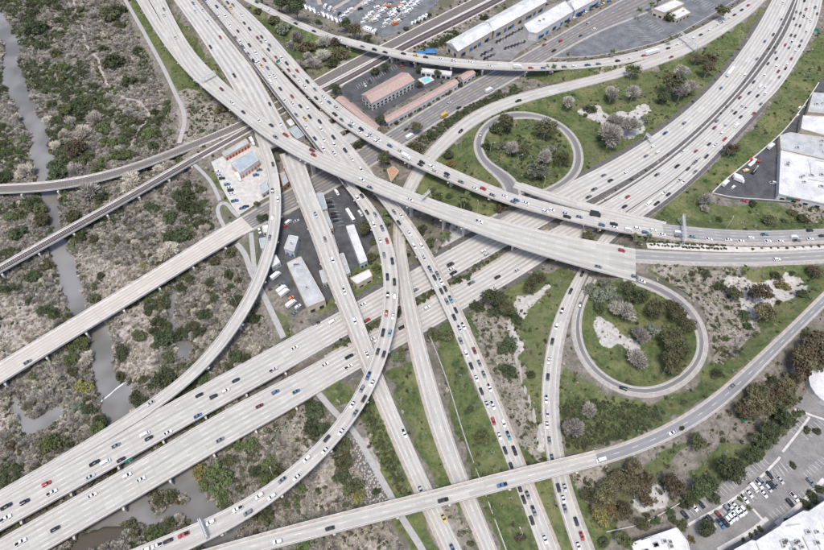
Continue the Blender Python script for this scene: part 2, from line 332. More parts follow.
road('O', '765.5,0 752,15 740,22 710.4,42.5 676.5,58.6 642.5,70.5 620,77 590,85 561.5,93 526,101 502,110.5 477,123 455,141 433,161 419.5,182 410,200 404,222 404,240 409,272 416,304 424.6,341 430,362 440,397 459,455 467,479 477,498 497.6,550',
 '755,0 735,17 710,31 676,47 640,60 615,71 582,78 548,86 521,93 500,99 470,112 445,132.5 424.6,153 411,168 402,188 395,208 392,235 396,268 400,304 406,338 412,361 437,453 455,490 462,508 480,550',
 '760,0,3.5 640,66,4.2 520,100,3.2 440,150,1.2 405,190,0.6 397,225,1.2 401,265,5.5 410,310,7 421,360,5 440,430,2 460,490,0.5 490,550,0.4', 'slip_road', 'pale empty ramp winding down the middle', [(399, 250, 417, 345)], M_deck, 2, 1.2, 1.8, M_pale, M_tan, order='y', dz=0.0, label='pale empty overpass beside the curved one, over the freeway')
road('N', '247,1.7 274,16 299.5,28 335,41.6 359,49 380,52.7 394,58 428,63.7 462,68 500,69.7 514,70.5 548,70.5 575,68.8 600,67 634,61 668,51.5 702,37.5 740,14', '253.6,0 282.5,13.6 308,25.5 335,35.7 360,42 394,51 428,56 462,60.3 500,63 514,63.7 548,64 573.4,62 600,59.5 634,52.7 668,42.5 702,27 747,0',
 '250,0,5 335,38,8.5 450,62,9.5 550,67,8.5 620,61,6.3 680,46,4.5 744,6,3.5', 'slip_road', 'narrow overpass along the top', [(336, 39, 562, 66.5)], M_deck, 2, order='x', dz=0.04, label='narrow pale overpass crossing the railway and avenue near the top')
road('L1', '490,227 530,205 556,191 573,183 581,175 584.5,163 583.6,149.5 575,132.5 556,119 534,112 514,110 497,114 486,120.6 475.5,132.5 472,144 475.5,158 486,170 500,179 514,187', '484,220 520,200 545,188.5 561.5,181 572.6,168 575,153 568,137.6 553,123 536,118 514,119 500,120.5 488,129 482,142.7 485,157 500,172 517,181',
 '490,223,0.34 540,197,0.34 567,184,0.4 578,160,0.9 560,125,2.6 515,114,4.4 478,138,6.2 495,172,8 516,184,8.8', 'loop_ramp', 'upper loop ramp', None, M_asph, 1, 1.5, 1.5, M_pale, M_pale, sig=2, dz=0.0, order='y')
road('Mdeck', '512,187 533,196 561.5,205 600,215 640,224 664,229', '517,182 548,193 582,202 620,212 645,218.5 668,223.5', '514,185,8.8 560,199,9.3 620,216,8.6 666,226,7.6', 'ramp', 'ramp beside the busy flyover', [(500, 180, 662, 228)], M_deck, 2, dz=0.07, order='x', label='short ramp bridge from the upper loop merging with the packed overpass')
road('F', '824,291 786,328.6 752,360 725,385 684,416 675,420 634,440 600,451 568,457 522.5,467 480,478 445,487.6 360,508 308,520.7 240,539.4 200,551 165,561', '824,308 769,362 742,392 717,412.7 684,434 641,453 620,460 595,467.5 561.5,475 514,487.6 480,496.5 441.5,506 380,521 321.5,537 267,550 230,560 190,572',
 '824,300,7.5 700,415,8 600,460,8 400,508,8 180,562,8', 'slip_road', 'long gentle road across the bottom', [(597, 459, 150, 580)], M_deck, 2, 1.6, 0.8, M_tan, M_pale, order='x', dz=0.1, gmat=(M_asph_pale, 590), label='long slender bridge crossing the bottom of the picture')
# ---- avenue, its bridge, railways
road('Q', '239,218 256,208 270.6,199 290,188 310,177 325,169 355.5,151 384.6,134 440,100 460,88 514,60 560,34 620,0', '251,231 270,221 291,211.5 325,195 350,180 374,165 406,144.4 438,122 479,100 500,89 529,71 544.6,62 600,31.4 651,12 673,0',
 '250,225,0.3 660,0,0.3', 'avenue', 'wide grey avenue', None, M_asph, 6, 1.5, 1.5, M_pale, M_pale, centre='yellow', order='x', dz=0.0)
road('B1', '0,362.6 70,320.5 140,278.5 150,273 205,238.6 241.5,216.5', '0,384 38,360 90,328.5 140,298 180,273 229,243 253,229.5', '0,372,1.4 200,255,1 250,220,0.4', 'bridge', 'wide pale bridge at left', [(-60, 420, 249, 222)], M_bridge_tan, 5, 1.2, 1.2, M_par, M_par, dz=0.06, order='x', label='wide straight pale road bridge with worn tan lanes crossing the marsh')
road('T1', '0,185 34,184 51,182.6 102,173 140,163 154,158 188,143.5 229,126.5 247,119 280,99 313,80.5 345,63 384,43.5 430,20 470,0', '0,193.6 42.5,192 76.5,187 109,180.5 120,176.6 157,163 195,148.6 235,132 258,122 290,103 320,88 355,69 394,49 440,25 489,0',
 '0,189,1.2 120,172,1.2 190,147,0.4 480,0,0.4', 'railway', 'double track', [(-60, 189, 192, 146)], M_ballast, 2, 1.3, 1.3, M_par, M_par, dz=0.0, order='x', label='gently curved double-track rail bridge crossing the river at left', edge='none', thick=1.6)
road('T2', '0,265 64.6,228.4 140,187 193,156 201.5,152 247,127 285,105 323,87 380,57 399,45 450,20 490,0', '0,273 71,233.5 140,194.4 200,160 210,154 252,131 290,110 330,92 385,61.5 407,50 458,25 506,0',
 '0,269,1.2 130,195,1.2 200,156,0.4 480,0,0.4', 'railway', 'dark track', [(-60, 300, 197, 157)], M_ballast_d, 1, 1.3, 1.3, M_par, M_par, dz=0.03, order='x', label='straight dark-tracked rail bridge with pale walkway crossing the river', edge='none', thick=1.6)
road('MS', '648,243 684,241.5 718,246.5 769,248 824,245.5', '646,248 684,251 750,252 824,248.7', '646,246,7.4 720,247,6.6 824,247,5.7', 'paved_strip', 'pale paved strip', None, M_par, 1, edge='none', order='x', dz=-0.05)
# ---------------------------------------------------------------- terrain
GX0, GX1, GY0, GY1, GS = -560.0, 560.0, 20.0, 700.0, 1.6
gx = np.arange(GX0, GX1+.1, GS); gy = np.arange(GY0, GY1+.1, GS); NX, NY = len(gx), len(gy)
XX, YY = np.meshgrid(gx, gy)
def vnoise(cell, seed, a=XX, b=YY):
    r = np.random.default_rng(seed); t = r.random((256, 256)); u = a/cell+1000; v = b/cell+1000
    i = np.floor(u).astype(int); j = np.floor(v).astype(int); fu = u-i; fv = v-j; fu = fu*fu*(3-2*fu); fv = fv*fv*(3-2*fv)
    g = lambda p, q: t[p & 255, q & 255]
    return (g(i, j)*(1-fu)+g(i+1, j)*fu)*(1-fv)+(g(i, j+1)*(1-fu)+g(i+1, j+1)*fu)*fv
def blur(a, n=1):
    for _ in range(n):
        b = np.pad(a, 1, mode='edge'); a = (b[:-2, 1:-1]+b[2:, 1:-1]+2*b[1:-1, 1:-1])/4
        b = np.pad(a, 1, mode='edge'); a = (b[1:-1, :-2]+b[1:-1, 2:]+2*b[1:-1, 1:-1])/4
    return a
FLOOD = P('-400,-200 110,-200 118,-20 134,30 164,90 174,140 190,165 205,190 218,215 240,245 258,300 275,345 318,400 348,455 384,510 420,580 440,760 -500,800')
qx, qy = proj(np.stack([XX, YY, np.full_like(XX, -3.0)], -1))
low = inpoly(qx, qy, FLOOD).astype(float); low = blur(low, 14)
base = -5.0*low + (vnoise(18, 1)-.5)*0.5*low + (vnoise(40, 2)-.5)*0.6*(1-low)
WZ = -5.8
RIVER = [P('-40,0 0,10 7,24 15,32 20,44 17,58 22,73 28,92 36.5,107 37,115.5 45,127 49,146 52.7,158 49,182 59.5,197 58.6,224 67,238 67,249.7 75,258 78,272 81.5,295.5 88,307 108.7,328 113,345 112,362 117,377 125,384 134,385.5 131,399 132.5,411 128,430 140,445 175,470 200,470 206,495 215,505 226,512 240,530 215,560 200,545 190,520 165,520 150,527 140,526 120,540 100,555 70,560 84,530 100,510 120,500 112,450 107,426 100,399 95,382 92.6,361 90,343 85,334.6 68,311 66,299 60,283.6 60,272 49,251 46,238 49,226 49,212 42.5,202 36.5,181 30.6,163 31.4,141 25.5,129 17,107 7,91 3.4,85 2.5,64.6 4,45 0,41.6 -40,30'),
 P('13,388 17,398 22,411 33,421 46,414 62,406 64,416 42,431 24,434 18,418 12,402'), P('175,282 181,282 177,304 174,310 177,326 182,336 192,350 188,360 180,356 174,338 169,326 167,306'),
 P('262,380 285,340 292,345 275,392')]
ISLAND = P('148,507 160,514 172,508 192,500 188,492 170,488 150,494')
qx, qy = proj(np.stack([XX, YY, np.full_like(XX, WZ)], -1))
wob = (vnoise(7, 5)-.5)*5; wob2 = (vnoise(7, 6)-.5)*5
riv = np.zeros(XX.shape, bool)
for i, p in enumerate(RIVER): riv |= inpoly(qx+wob*(.9 if i == 0 else .4), qy+wob2*(.9 if i == 0 else .4), p)
riv &= ~inpoly(qx+wob, qy+wob2, ISLAND)
rv = blur(riv.astype(float), 1)
base = base*(1-rv)+(-7.4)*rv
fill = np.full(XX.shape, -99.0); cut = np.full(XX.shape, 99.0); foot = np.zeros(XX.shape, bool)
def stamp(Cs, Ws, zoff=0.3, slope=0.55, cslope=0.7, pad=0.8):
    for c, wd in zip(Cs, Ws):
        rad = wd/2+28
        i0 = max(0, int((c[0]-rad-GX0)/GS)); i1 = min(NX, int((c[0]+rad-GX0)/GS)+2); j0 = max(0, int((c[1]-rad-GY0)/GS)); j1 = min(NY, int((c[1]+rad-GY0)/GS)+2)
        if i1 <= i0 or j1 <= j0: continue
        d = np.maximum(0, np.hypot(XX[j0:j1, i0:i1]-c[0], YY[j0:j1, i0:i1]-c[1])-wd/2-pad)
        fill[j0:j1, i0:i1] = np.maximum(fill[j0:j1, i0:i1], c[2]-zoff-d*slope); cut[j0:j1, i0:i1] = np.minimum(cut[j0:j1, i0:i1], c[2]-zoff+d*cslope)
        foot[j0:j1, i0:i1] |= d < 0.3
for k, r in RD.items():
    g = ~r['isb']; n = len(g)
    for i in range(n):     # abutments reach a little under the bridge ends
        pass
    Cs = r['C'][g]; Ws = r['W'][g]
    # embankment width is sampled along the road finely enough by the 4 m stations
    stamp(Cs, Ws)
ground_z = np.minimum(np.maximum(base, np.where(fill > base, fill, base)), cut)
low_road = np.isfinite(cut)
ground_z = np.where(rv > 0.4, np.minimum(ground_z, np.maximum(base, -7.4)+np.where(fill > -4, 99, 0)), ground_z)
# level yards and parking lots
LOTS = {}
def lot(key, poly, z=0.0):
    poly = P(poly); LOTS[key] = (poly, z)
    qx, qy = proj(np.stack([XX, YY, np.full_like(XX, z)], -1)); m = blur(inpoly(qx, qy, poly).astype(float), 2)
    global ground_z
    ground_z = np.where(m > 0.02, np.minimum(ground_z, 99)*(1-np.minimum(1, m*1.6))+(z-0.25)*np.minimum(1, m*1.6), ground_z)
lot('rv', '290,-8 302,6 330,18 358,24 368,33 386,37 404,30 420,20 432,8 448,-8')
lot('tiny', '356,72 375,60 400,64 432,71 446,68 470,64 466,70 420,92 388,110 376,120 345,96 338,92')
lot('ware', '462,54 500,36 545,6 560,2 600,0 560,28 520,52 512,60 480,60')
lot('plaza', '553,58 600,32 642,14 660,4 690,-4 746,-4 700,24 660,42 620,52 580,57')
lot('store', '712,194 724,183 760,153 782,133 800,112 816,86 830,70 880,120 900,210 824,206 790,203 760,201 730,199')
lot('depot', '211,162 232,152 250,143 262,150 282,190 262,200 239,215 232,206 222,188')
lot('yard', '258,232 290,214 316,196 345,184 364,206 376,238 362,262 340,282 326,306 305,308 296,314 280,282 268,290 258,262')
lot('north', '292,116 320,100 362,142 330,160 310,140', -0.05)
lot('office', '676,532 692,540 686,560 720,580 770,535 784,528 806,512 850,480 850,400 812,402 795,425 766,452 740,472 712,490 690,503 676,513')
lot('round', z=0.03, poly= '796,406 806,392 814,372 850,360 860,420 822,420')
ground_z = np.where(foot, np.minimum(ground_z, cut), ground_z)
def gh(x, y):
    u = np.clip((np.asarray(x, float)-GX0)/GS, 0, NX-1.001); v = np.clip((np.asarray(y, float)-GY0)/GS, 0, NY-1.001)
    i = u.astype(int); j = v.astype(int); fu = u-i; fv = v-j; g = ground_z
    return (g[j, i]*(1-fu)+g[j, i+1]*fu)*(1-fv)+(g[j+1, i]*(1-fu)+g[j+1, i+1]*fu)*fv
def gpt(x, y, up=0.0):
    """ground point seen at a picture position (a point 'up' metres above the ground)"""
    z = 0.0
    for _ in range(8):
        p = wpt(x, y, z+up); z = z*0.4+0.6*float(gh(p[0], p[1]))
    return np.array([p[0], p[1], z])
# ---------------------------------------------------------------- ground cover zones, in the ground mesh's colour attributes
PXG, PYG = proj(np.stack([XX, YY, ground_z], -1))
wbx = (vnoise(9, 11)-.5)*9+(vnoise(4, 12)-.5)*4; wby = (vnoise(9, 13)-.5)*9+(vnoise(4, 14)-.5)*4
def zone(polys, wob=1.0, soft=1):
    m = np.zeros(XX.shape, bool)
    for p in polys: m |= inpoly(PXG+wbx*wob, PYG+wby*wob, P(p))
    return blur(m.astype(float), soft)
Z_grass = zone(['690,472 718,448 760,438 745,466 708,484', '640,470 668,448 690,446 660,476', '688,226 710,206 760,204 790,216 824,224 824,231 720,231', '126,-5 138,0 180,66 206,96 192,104 176,92 142,28', '168,2 200,45 234,94 222,94 190,55', '246,4 335,44 372,58 318,84 300,66 262,28', '425,165 455,143 500,108 560,93 640,73 700,48 760,12 780,-10 735,60 700,100 640,145 585,180 500,195 440,172',
 '412,180 440,170 500,195 520,212 485,235 445,216 415,205', '830,20 830,92 760,155 724,183 700,200 720,206 830,206 830,232 700,230 650,218 690,186 760,118 800,60', '640,266 830,266 830,288 752,362 690,412 640,437 560,452 560,366 610,398 650,404 690,390 714,352 700,300 668,282',
 '575,285 625,278 690,305 704,345 690,375 645,392 600,375 578,340', '440,330 530,275 585,268 548,330 540,395 546,460 524,458 484,366', '430,330 446,322 480,395 520,470 545,560 505,560 462,450', '385,372 412,362 440,452 460,500 470,560 452,520 400,410', '360,396 378,392 400,450 440,560 415,560 384,500',
 '258,280 296,330 320,325 284,345', '360,262 384,262 388,286 350,305 318,320 325,302', '566,455 600,500 640,470 600,560 580,560', '523,455 548,455 560,510 580,560 560,560 536,500', '176,96 186,100 202,130 186,150 182,120', '205,175 214,172 240,212 226,205', '500,70 566,64 640,58 690,42 760,0 640,70 560,84', '335,340 350,378 352,400 338,404 318,388', '245,250 262,252 262,300 246,262'])
Z_dirt = zone(['176,92 188,90 215,110 235,128 200,150 188,158 182,148', '330,68 400,38 470,2 500,2 446,40 420,56 340,92', '645,266 740,268 760,300 760,330 735,352 712,362 708,320 690,292', '470,290 500,305 520,350 545,470 515,440 480,350', '578,452 610,462 600,500 588,504 570,470', '440,504 456,500 478,560 452,560',
 '560,60 580,70 640,62 600,72', '200,350 250,330 260,360 215,378', '240,440 300,400 340,440 310,470 250,480', '260,500 340,480 400,540 380,560 300,545', '790,206 830,208 830,222 800,220'])
Z_white = zone(['573,110 590,106 600,108 615,113 652,104 653,108 640,116 648,128 640,136 622,135 612,125 600,128 590,122 580,118', '719,274 735,280 750,283 765,281 790,276 806,280 805,290 790,300 770,304 752,300 757,328 752,332 745,315 735,300 730,288',
 '592,315 612,325 625,335 640,346 630,349 610,347 598,340 590,325', '512,298 530,297 550,276 549,286 535,303 525,312 520,318', '505,320 514,318 524,352 522,372 514,352', '460,215 476,218 480,232 462,246 450,256 440,250 446,236', '640,490 668,488 665,508 640,516 628,505', '536,420 544,420 548,458 540,452'], 1.1, 2)
Z_sand = zone(['282,420 294,419 316,446 334,462 346,490 352,512 322,518 314,492 318,478 300,448', '0,296 28,298 52,324 44,348 -20,380', '72,245 108,262 150,262 120,300 90,300', '112,312 150,300 168,330 150,365 118,372', '150,212 168,222 168,238 156,236', '330,528 370,520 400,560 350,560', '96,352 118,345 160,360 140,384 116,372', '0,395 12,395 18,430 0,432', '352,430 368,440 384,492 356,478'], 1.0, 1)
Z_rock = zone(['322,404 334,412 366,452 398,510 384,512 360,478 345,440', '340,458 360,452 384,500 366,505 352,490'], 0.8, 1)
Z_scrub = np.clip(zone([' '.join('%g,%g' % q for q in FLOOD)], 0.5, 2), 0, 1)
TRAILS = [P('72,-6 74,4 81.5,25.5 88,47.6 98.5,61 103.6,78 112,91 125,98 142,103 149,112 147,120 140,129 133.6,141 128,150'), P('508,318 514,350 522,378 532,408 540,440')]
def near(px, py, line):
    d = np.full(px.shape, 1e9)
    for (x1, y1), (x2, y2) in zip(line[:-1], line[1:]):
        dx, dy = x2-x1, y2-y1; t = np.clip(((px-x1)*dx+(py-y1)*dy)/(dx*dx+dy*dy), 0, 1); d = np.minimum(d, np.hypot(px-x1-t*dx, (py-y1-t*dy)))
    return d
trail = np.zeros(XX.shape)
for i, tl in enumerate(TRAILS): trail = np.maximum(trail, np.clip(1.55-near(PXG+wbx*.2, PYG+wby*.2, tl)/1.15, 0, 1))
V = np.stack([XX, YY, ground_z], -1).reshape(-1, 3)
ii = (np.arange(NY-1)[:, None]*NX+np.arange(NX-1)[None]).ravel()
Fq = np.stack([ii, ii+1, ii+1+NX, ii+NX], 1)
# skirt out to the horizon
BIG = 9000.0; nb = len(V)
ringi = [(GX0, GY0), (GX1, GY0), (GX1, GY1), (GX0, GY1)]; ringo = [(-BIG, -BIG), (BIG, -BIG), (BIG, BIG+4000), (-BIG, BIG+4000)]
SV = [(x*1.0, y, -5.0 if x < 0 else -0.6) for x, y in ringi]+[(x, y, -5.0 if x < 0 else -0.6) for x, y in ringo]
V = np.vstack([V, np.array(SV)]); Fq = np.vstack([Fq, [[nb+4+i, nb+4+(i+1) % 4, nb+(i+1) % 4, nb+i] for i in range(4)]])
def wcol(*a): return np.vstack([np.stack([x.ravel() for x in a], 1), np.zeros((8, len(a)))])
def ground_material():
    t = NT('ground_cover'); p = geo(t)
    aa = t.n('ShaderNodeVertexColor', layer_name='Col'); bb = t.n('ShaderNodeVertexColor', layer_name='Col2')
    sa = t.n('ShaderNodeSeparateColor'); sb = t.n('ShaderNodeSeparateColor'); t.l(aa.outputs[0], sa.inputs[0]); t.l(bb.outputs[0], sb.inputs[0])
    n1 = t.noise(p, 0.05, 5, 0.65); n2 = t.noise(p, 0.35, 5, 0.7); n3 = t.noise(p, 1.4, 3, 0.7); n4 = t.noise(p, 0.018, 3)
    def wmix(w, amt=0.9): return t.ramp(t.math('ADD', w, t.math('MULTIPLY', t.math('SUBTRACT', n2, 0.5), amt)), 0.38, 0.62)
    soil = t.mix(t.ramp(n2, 0.3, 0.7), (0.13, 0.115, 0.098), (0.27, 0.245, 0.22)); soil = t.mix(t.ramp(n1, 0.45, 0.6), soil, (0.12, 0.12, 0.085))
    gr = t.mix(t.ramp(n2, 0.32, 0.68), (0.055, 0.08, 0.032), (0.12, 0.15, 0.062)); gr = t.mix(t.ramp(n1, 0.44, 0.66, 0, .85), gr, (0.185, 0.188, 0.085)); gr = t.mix(t.ramp(t.noise(p, 0.13, 5, .7), 0.54, 0.70, 0, .7), gr, (0.21, 0.19, 0.125)); gr = t.mix(t.ramp(n3, 0.5, 0.75, 0, 0.7), gr, (0.045, 0.06, 0.03)); gr = t.mix(t.ramp(t.noise(p, 0.09, 4, .7), 0.55, 0.7, 0, .75), gr, (0.035, 0.052, 0.028))
    gr = t.mix(t.ramp(n4, 0.52, 0.66, 0, .5), gr, (0.15, 0.145, 0.085))
    sc = t.mix(t.ramp(n2, 0.35, 0.65), (0.075, 0.068, 0.058), (0.26, 0.238, 0.215)); sc = t.mix(t.ramp(n1, 0.5, 0.7, 0, .7), sc, (0.06, 0.062, 0.04))
    di = t.mix(t.ramp(n2, 0.3, 0.75), (0.20, 0.178, 0.155), (0.38, 0.345, 0.31)); di = t.mix(t.ramp(n1, 0.45, 0.65, 0, .7), di, (0.16, 0.155, 0.115)); di = t.mix(t.ramp(n3, 0.55, 0.75, 0, 0.5), di, (0.15, 0.14, 0.10))
    wh = t.mix(t.ramp(n2, 0.3, 0.7), (0.33, 0.32, 0.30), (0.53, 0.515, 0.49)); wh = t.mix(t.ramp(n3, 0.55, 0.8, 0, .5), wh, (0.28, 0.27, 0.24))
    sd = t.mix(t.ramp(n2, 0.3, 0.7), (0.24, 0.215, 0.195), (0.46, 0.425, 0.395)); sd = t.mix(t.ramp(n1, 0.45, 0.7, 0, .8), sd, (0.19, 0.17, 0.145))
    vo = t.n('ShaderNodeTexVoronoi'); vo.inputs['Scale'].default_value = 0.9; t.l(p, vo.inputs['Vector'])
    rk = t.mix(t.ramp(vo.outputs['Distance'], 0.15, 0.6), (0.46, 0.44, 0.42), (0.13, 0.12, 0.11))
    c = t.mix(wmix(sb.outputs[0]), soil, sc); c = t.mix(wmix(sa.outputs[0], 1.1), c, gr); c = t.mix(wmix(sa.outputs[1], 1.5), c, di); c = t.mix(wmix(sb.outputs[1], 1.1), c, sd)
    c = t.mix(wmix(sb.outputs[2], 0.6), c, rk); c = t.mix(wmix(sa.outputs[2], 0.75), c, wh)
    tr = t.n('ShaderNodeVertexColor', layer_name='Col3'); st = t.n('ShaderNodeSeparateColor'); t.l(tr.outputs[0], st.inputs[0])
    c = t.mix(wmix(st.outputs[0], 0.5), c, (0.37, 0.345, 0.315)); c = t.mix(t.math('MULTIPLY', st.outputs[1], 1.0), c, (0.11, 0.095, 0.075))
    return t.done(c, 0.95, 0.1, n2, 0.6, 0.5)
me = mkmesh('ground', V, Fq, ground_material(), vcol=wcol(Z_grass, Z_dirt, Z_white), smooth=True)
GAP_SHADE = zone(['-20,546 140,458 260,390 312,359 320,363 262,396 142,468 -20,556'], .2, 1)  # strip between the freeway bridges, ground painted dark for shade and water there
wet_shade = np.clip(blur(riv.astype(float), 2)*1.6+GAP_SHADE, 0, 1)  # wet river bed and edges, plus the painted shade of the bridge gap
for nm, c in (('Col2', wcol(Z_scrub, Z_sand, Z_rock)), ('Col3', wcol(trail, wet_shade, trail))):
    a = me.color_attributes.new(nm, 'FLOAT_COLOR', 'POINT'); q = np.ones((len(V), 4), np.float32); q[:, :3] = c; a.data.foreach_set('color', q.ravel())
tag(link('ground', me), kind='structure')
# water
t = NT('river_water'); p = geo(t); n = t.noise(p, 0.8, 3); n2 = t.noise(p, 0.03, 2)
M_water = t.done(t.mix(t.ramp(n2, 0.35, 0.65), (0.14, 0.136, 0.126), (0.23, 0.228, 0.222)), 0.07, 0.5, n, 0.09, 0.05)
mb = MB(); mb.add([(GX0, GY0, WZ), (-20, GY0, WZ), (-20, GY1, WZ), (GX0, GY1, WZ)], [(0, 1, 2, 3)])
tag(mb.build('river', M_water), kind='structure')
# ---------------------------------------------------------------- building the roads
def ribbon(C, N, a, b, za=0.0, zb=0.0):
    """strip between lateral offsets a and b (arrays or numbers, metres to the left)"""
    a = np.broadcast_to(np.asarray(a, float), (len(C),)); b = np.broadcast_to(np.asarray(b, float), (len(C),))
    A = C+N*a[:, None]; B = C+N*b[:, None]; A = A+[0, 0, za]; B = B+[0, 0, zb]
    V = np.empty((2*len(C), 3)); V[0::2] = A; V[1::2] = B
    i = np.arange(len(C)-1)*2
    return V, np.stack([i+1, i, i+2, i+3], 1)
def loft(C, N, offs, closed=True):
    """sweep a cross-section of (lateral array, dz) along the road"""
    k = len(offs); n = len(C); V = np.empty((n, k, 3))
    for j, (o, dz) in enumerate(offs): V[:, j] = C+N*np.broadcast_to(np.asarray(o, float), (n,))[:, None]+[0, 0, dz]
    F = []
    for i in range(n-1):
        for j in range(k if closed else k-1):
            j2 = (j+1) % k; F.append((i*k+j, i*k+j2, (i+1)*k+j2, (i+1)*k+j))
    Fl = [list(f) for f in F]
    if closed: Fl += [list(range(k))[::-1], [(n-1)*k+j for j in range(k)]]
    return V.reshape(-1, 3), Fl
def at_road(r, s, off, dz=0.0):
    i = np.clip(np.searchsorted(r['S'], s)-1, 0, len(r['S'])-2); f = (s-r['S'][i])/(r['S'][i+1]-r['S'][i])
    p = r['C'][i]*(1-f)+r['C'][i+1]*f; nn = r['N'][i]*(1-f)+r['N'][i+1]*f; return p+nn*off+np.array([0, 0, dz]), r['W'][i]*(1-f)+r['W'][i+1]*f
def on_other(pt, key, dzmax=2.0, pad=0.0, below=False):
    for k, q in RD.items():
        if k == key or k in ('MS',): continue
        d = np.hypot(q['C'][:, 0]-pt[0], q['C'][:, 1]-pt[1]); i = int(np.argmin(d))
        if d[i] < q['W'][i]/2+pad:
            if below:
                if q['C'][i, 2] < pt[2]-1.0: return True
            elif abs(q['C'][i, 2]-pt[2]) < dzmax: return True
    return False
def runs(mask):
    out = []; i = 0; n = len(mask)
    while i < n:
        if mask[i]:
            j = i
            while j+1 < n and mask[j+1]: j += 1
            if j > i: out.append((i, j))
            i = j+1
        else: i += 1
    return out
ROADOBJ = {}
def markings(r, i0, i1, parent):
    s0, s1 = r['S'][i0], r['S'][i1]; Vw, Fw, Vy, Fy = [], [], [], []
    def dash(sa, sb, offf, wd, V, F):
        n = max(1, int((sb-sa)/6)); b = len(V)
        for q in np.linspace(sa, sb, n+1):
            p, W = at_road(r, q, 0); o = offf(W); a, _ = at_road(r, q, o+wd/2, 0.015); c, _ = at_road(r, q, o-wd/2, 0.015); V += [tuple(a), tuple(c)]
        for k in range(n): F.append((b+2*k+1, b+2*k+3, b+2*k+2, b+2*k))
    nl = r['lanes']; sl, sr = r['sl'], r['sr']
    for k in range(1, nl):
        yel = r['centre'] == 'yellow' and k == nl//2
        f = (lambda W, k=k: W/2-sl-(W-sl-sr)*k/nl)
        if yel: dash(s0+.1, s1-.1, f, 0.2, Vy, Fy); continue
        for q in np.arange(s0+2, s1-5, 11.0): dash(q, q+3.6, f, 0.17, Vw, Fw)
    if r['edge'] == 'both':
        dash(s0+.1, s1-.1, lambda W: W/2-max(sl, .9), 0.14, Vw, Fw); dash(s0+.1, s1-.1, lambda W: -W/2+max(sr, .9), 0.14, Vw, Fw)
    if Vw: link('lane_markings', mkmesh('lane_markings', Vw, Fw, M_white), parent)
    if Vy: link('centre_line', mkmesh('centre_line', Vy, Fy, M_yellow), parent)
COLM = {}
def rails(r, i0, i1, parent, tracks, gauge=1.45):
    C, N = r['C'][i0:i1+1], r['N'][i0:i1+1]
    for o in tracks:
        b = V = None
        for s in (-1, 1):
            V, F = loft(C, N, [(o+s*gauge/2+.09, 0.18), (o+s*gauge/2-.09, 0.18), (o+s*gauge/2-.09, 0.36), (o+s*gauge/2+.09, 0.36)]); link('rail', mkmesh('rail', V, F, M_rail), parent)
    Vs, Fs = [], []
    for o in tracks:
        for s in np.arange(r['S'][i0]+.5, r['S'][i1]-.5, 1.3):
            b = len(Vs)
            for ds, do in ((-.22, -1.3), (.22, -1.3), (.22, 1.3), (-.22, 1.3)): p, _ = at_road(r, s+ds, o+do, 0.17); Vs.append(tuple(p))
            Fs.append((b+3, b+2, b+1, b))
    so_ = link('sleepers', mkmesh('sleepers', Vs, Fs, M_sleeper), parent); so_['kind'] = 'stuff'
M_sleeper = plain('sleeper_concrete', (0.30, 0.28, 0.26), 0.9, 0.2, 1)
PIER_PTS = []
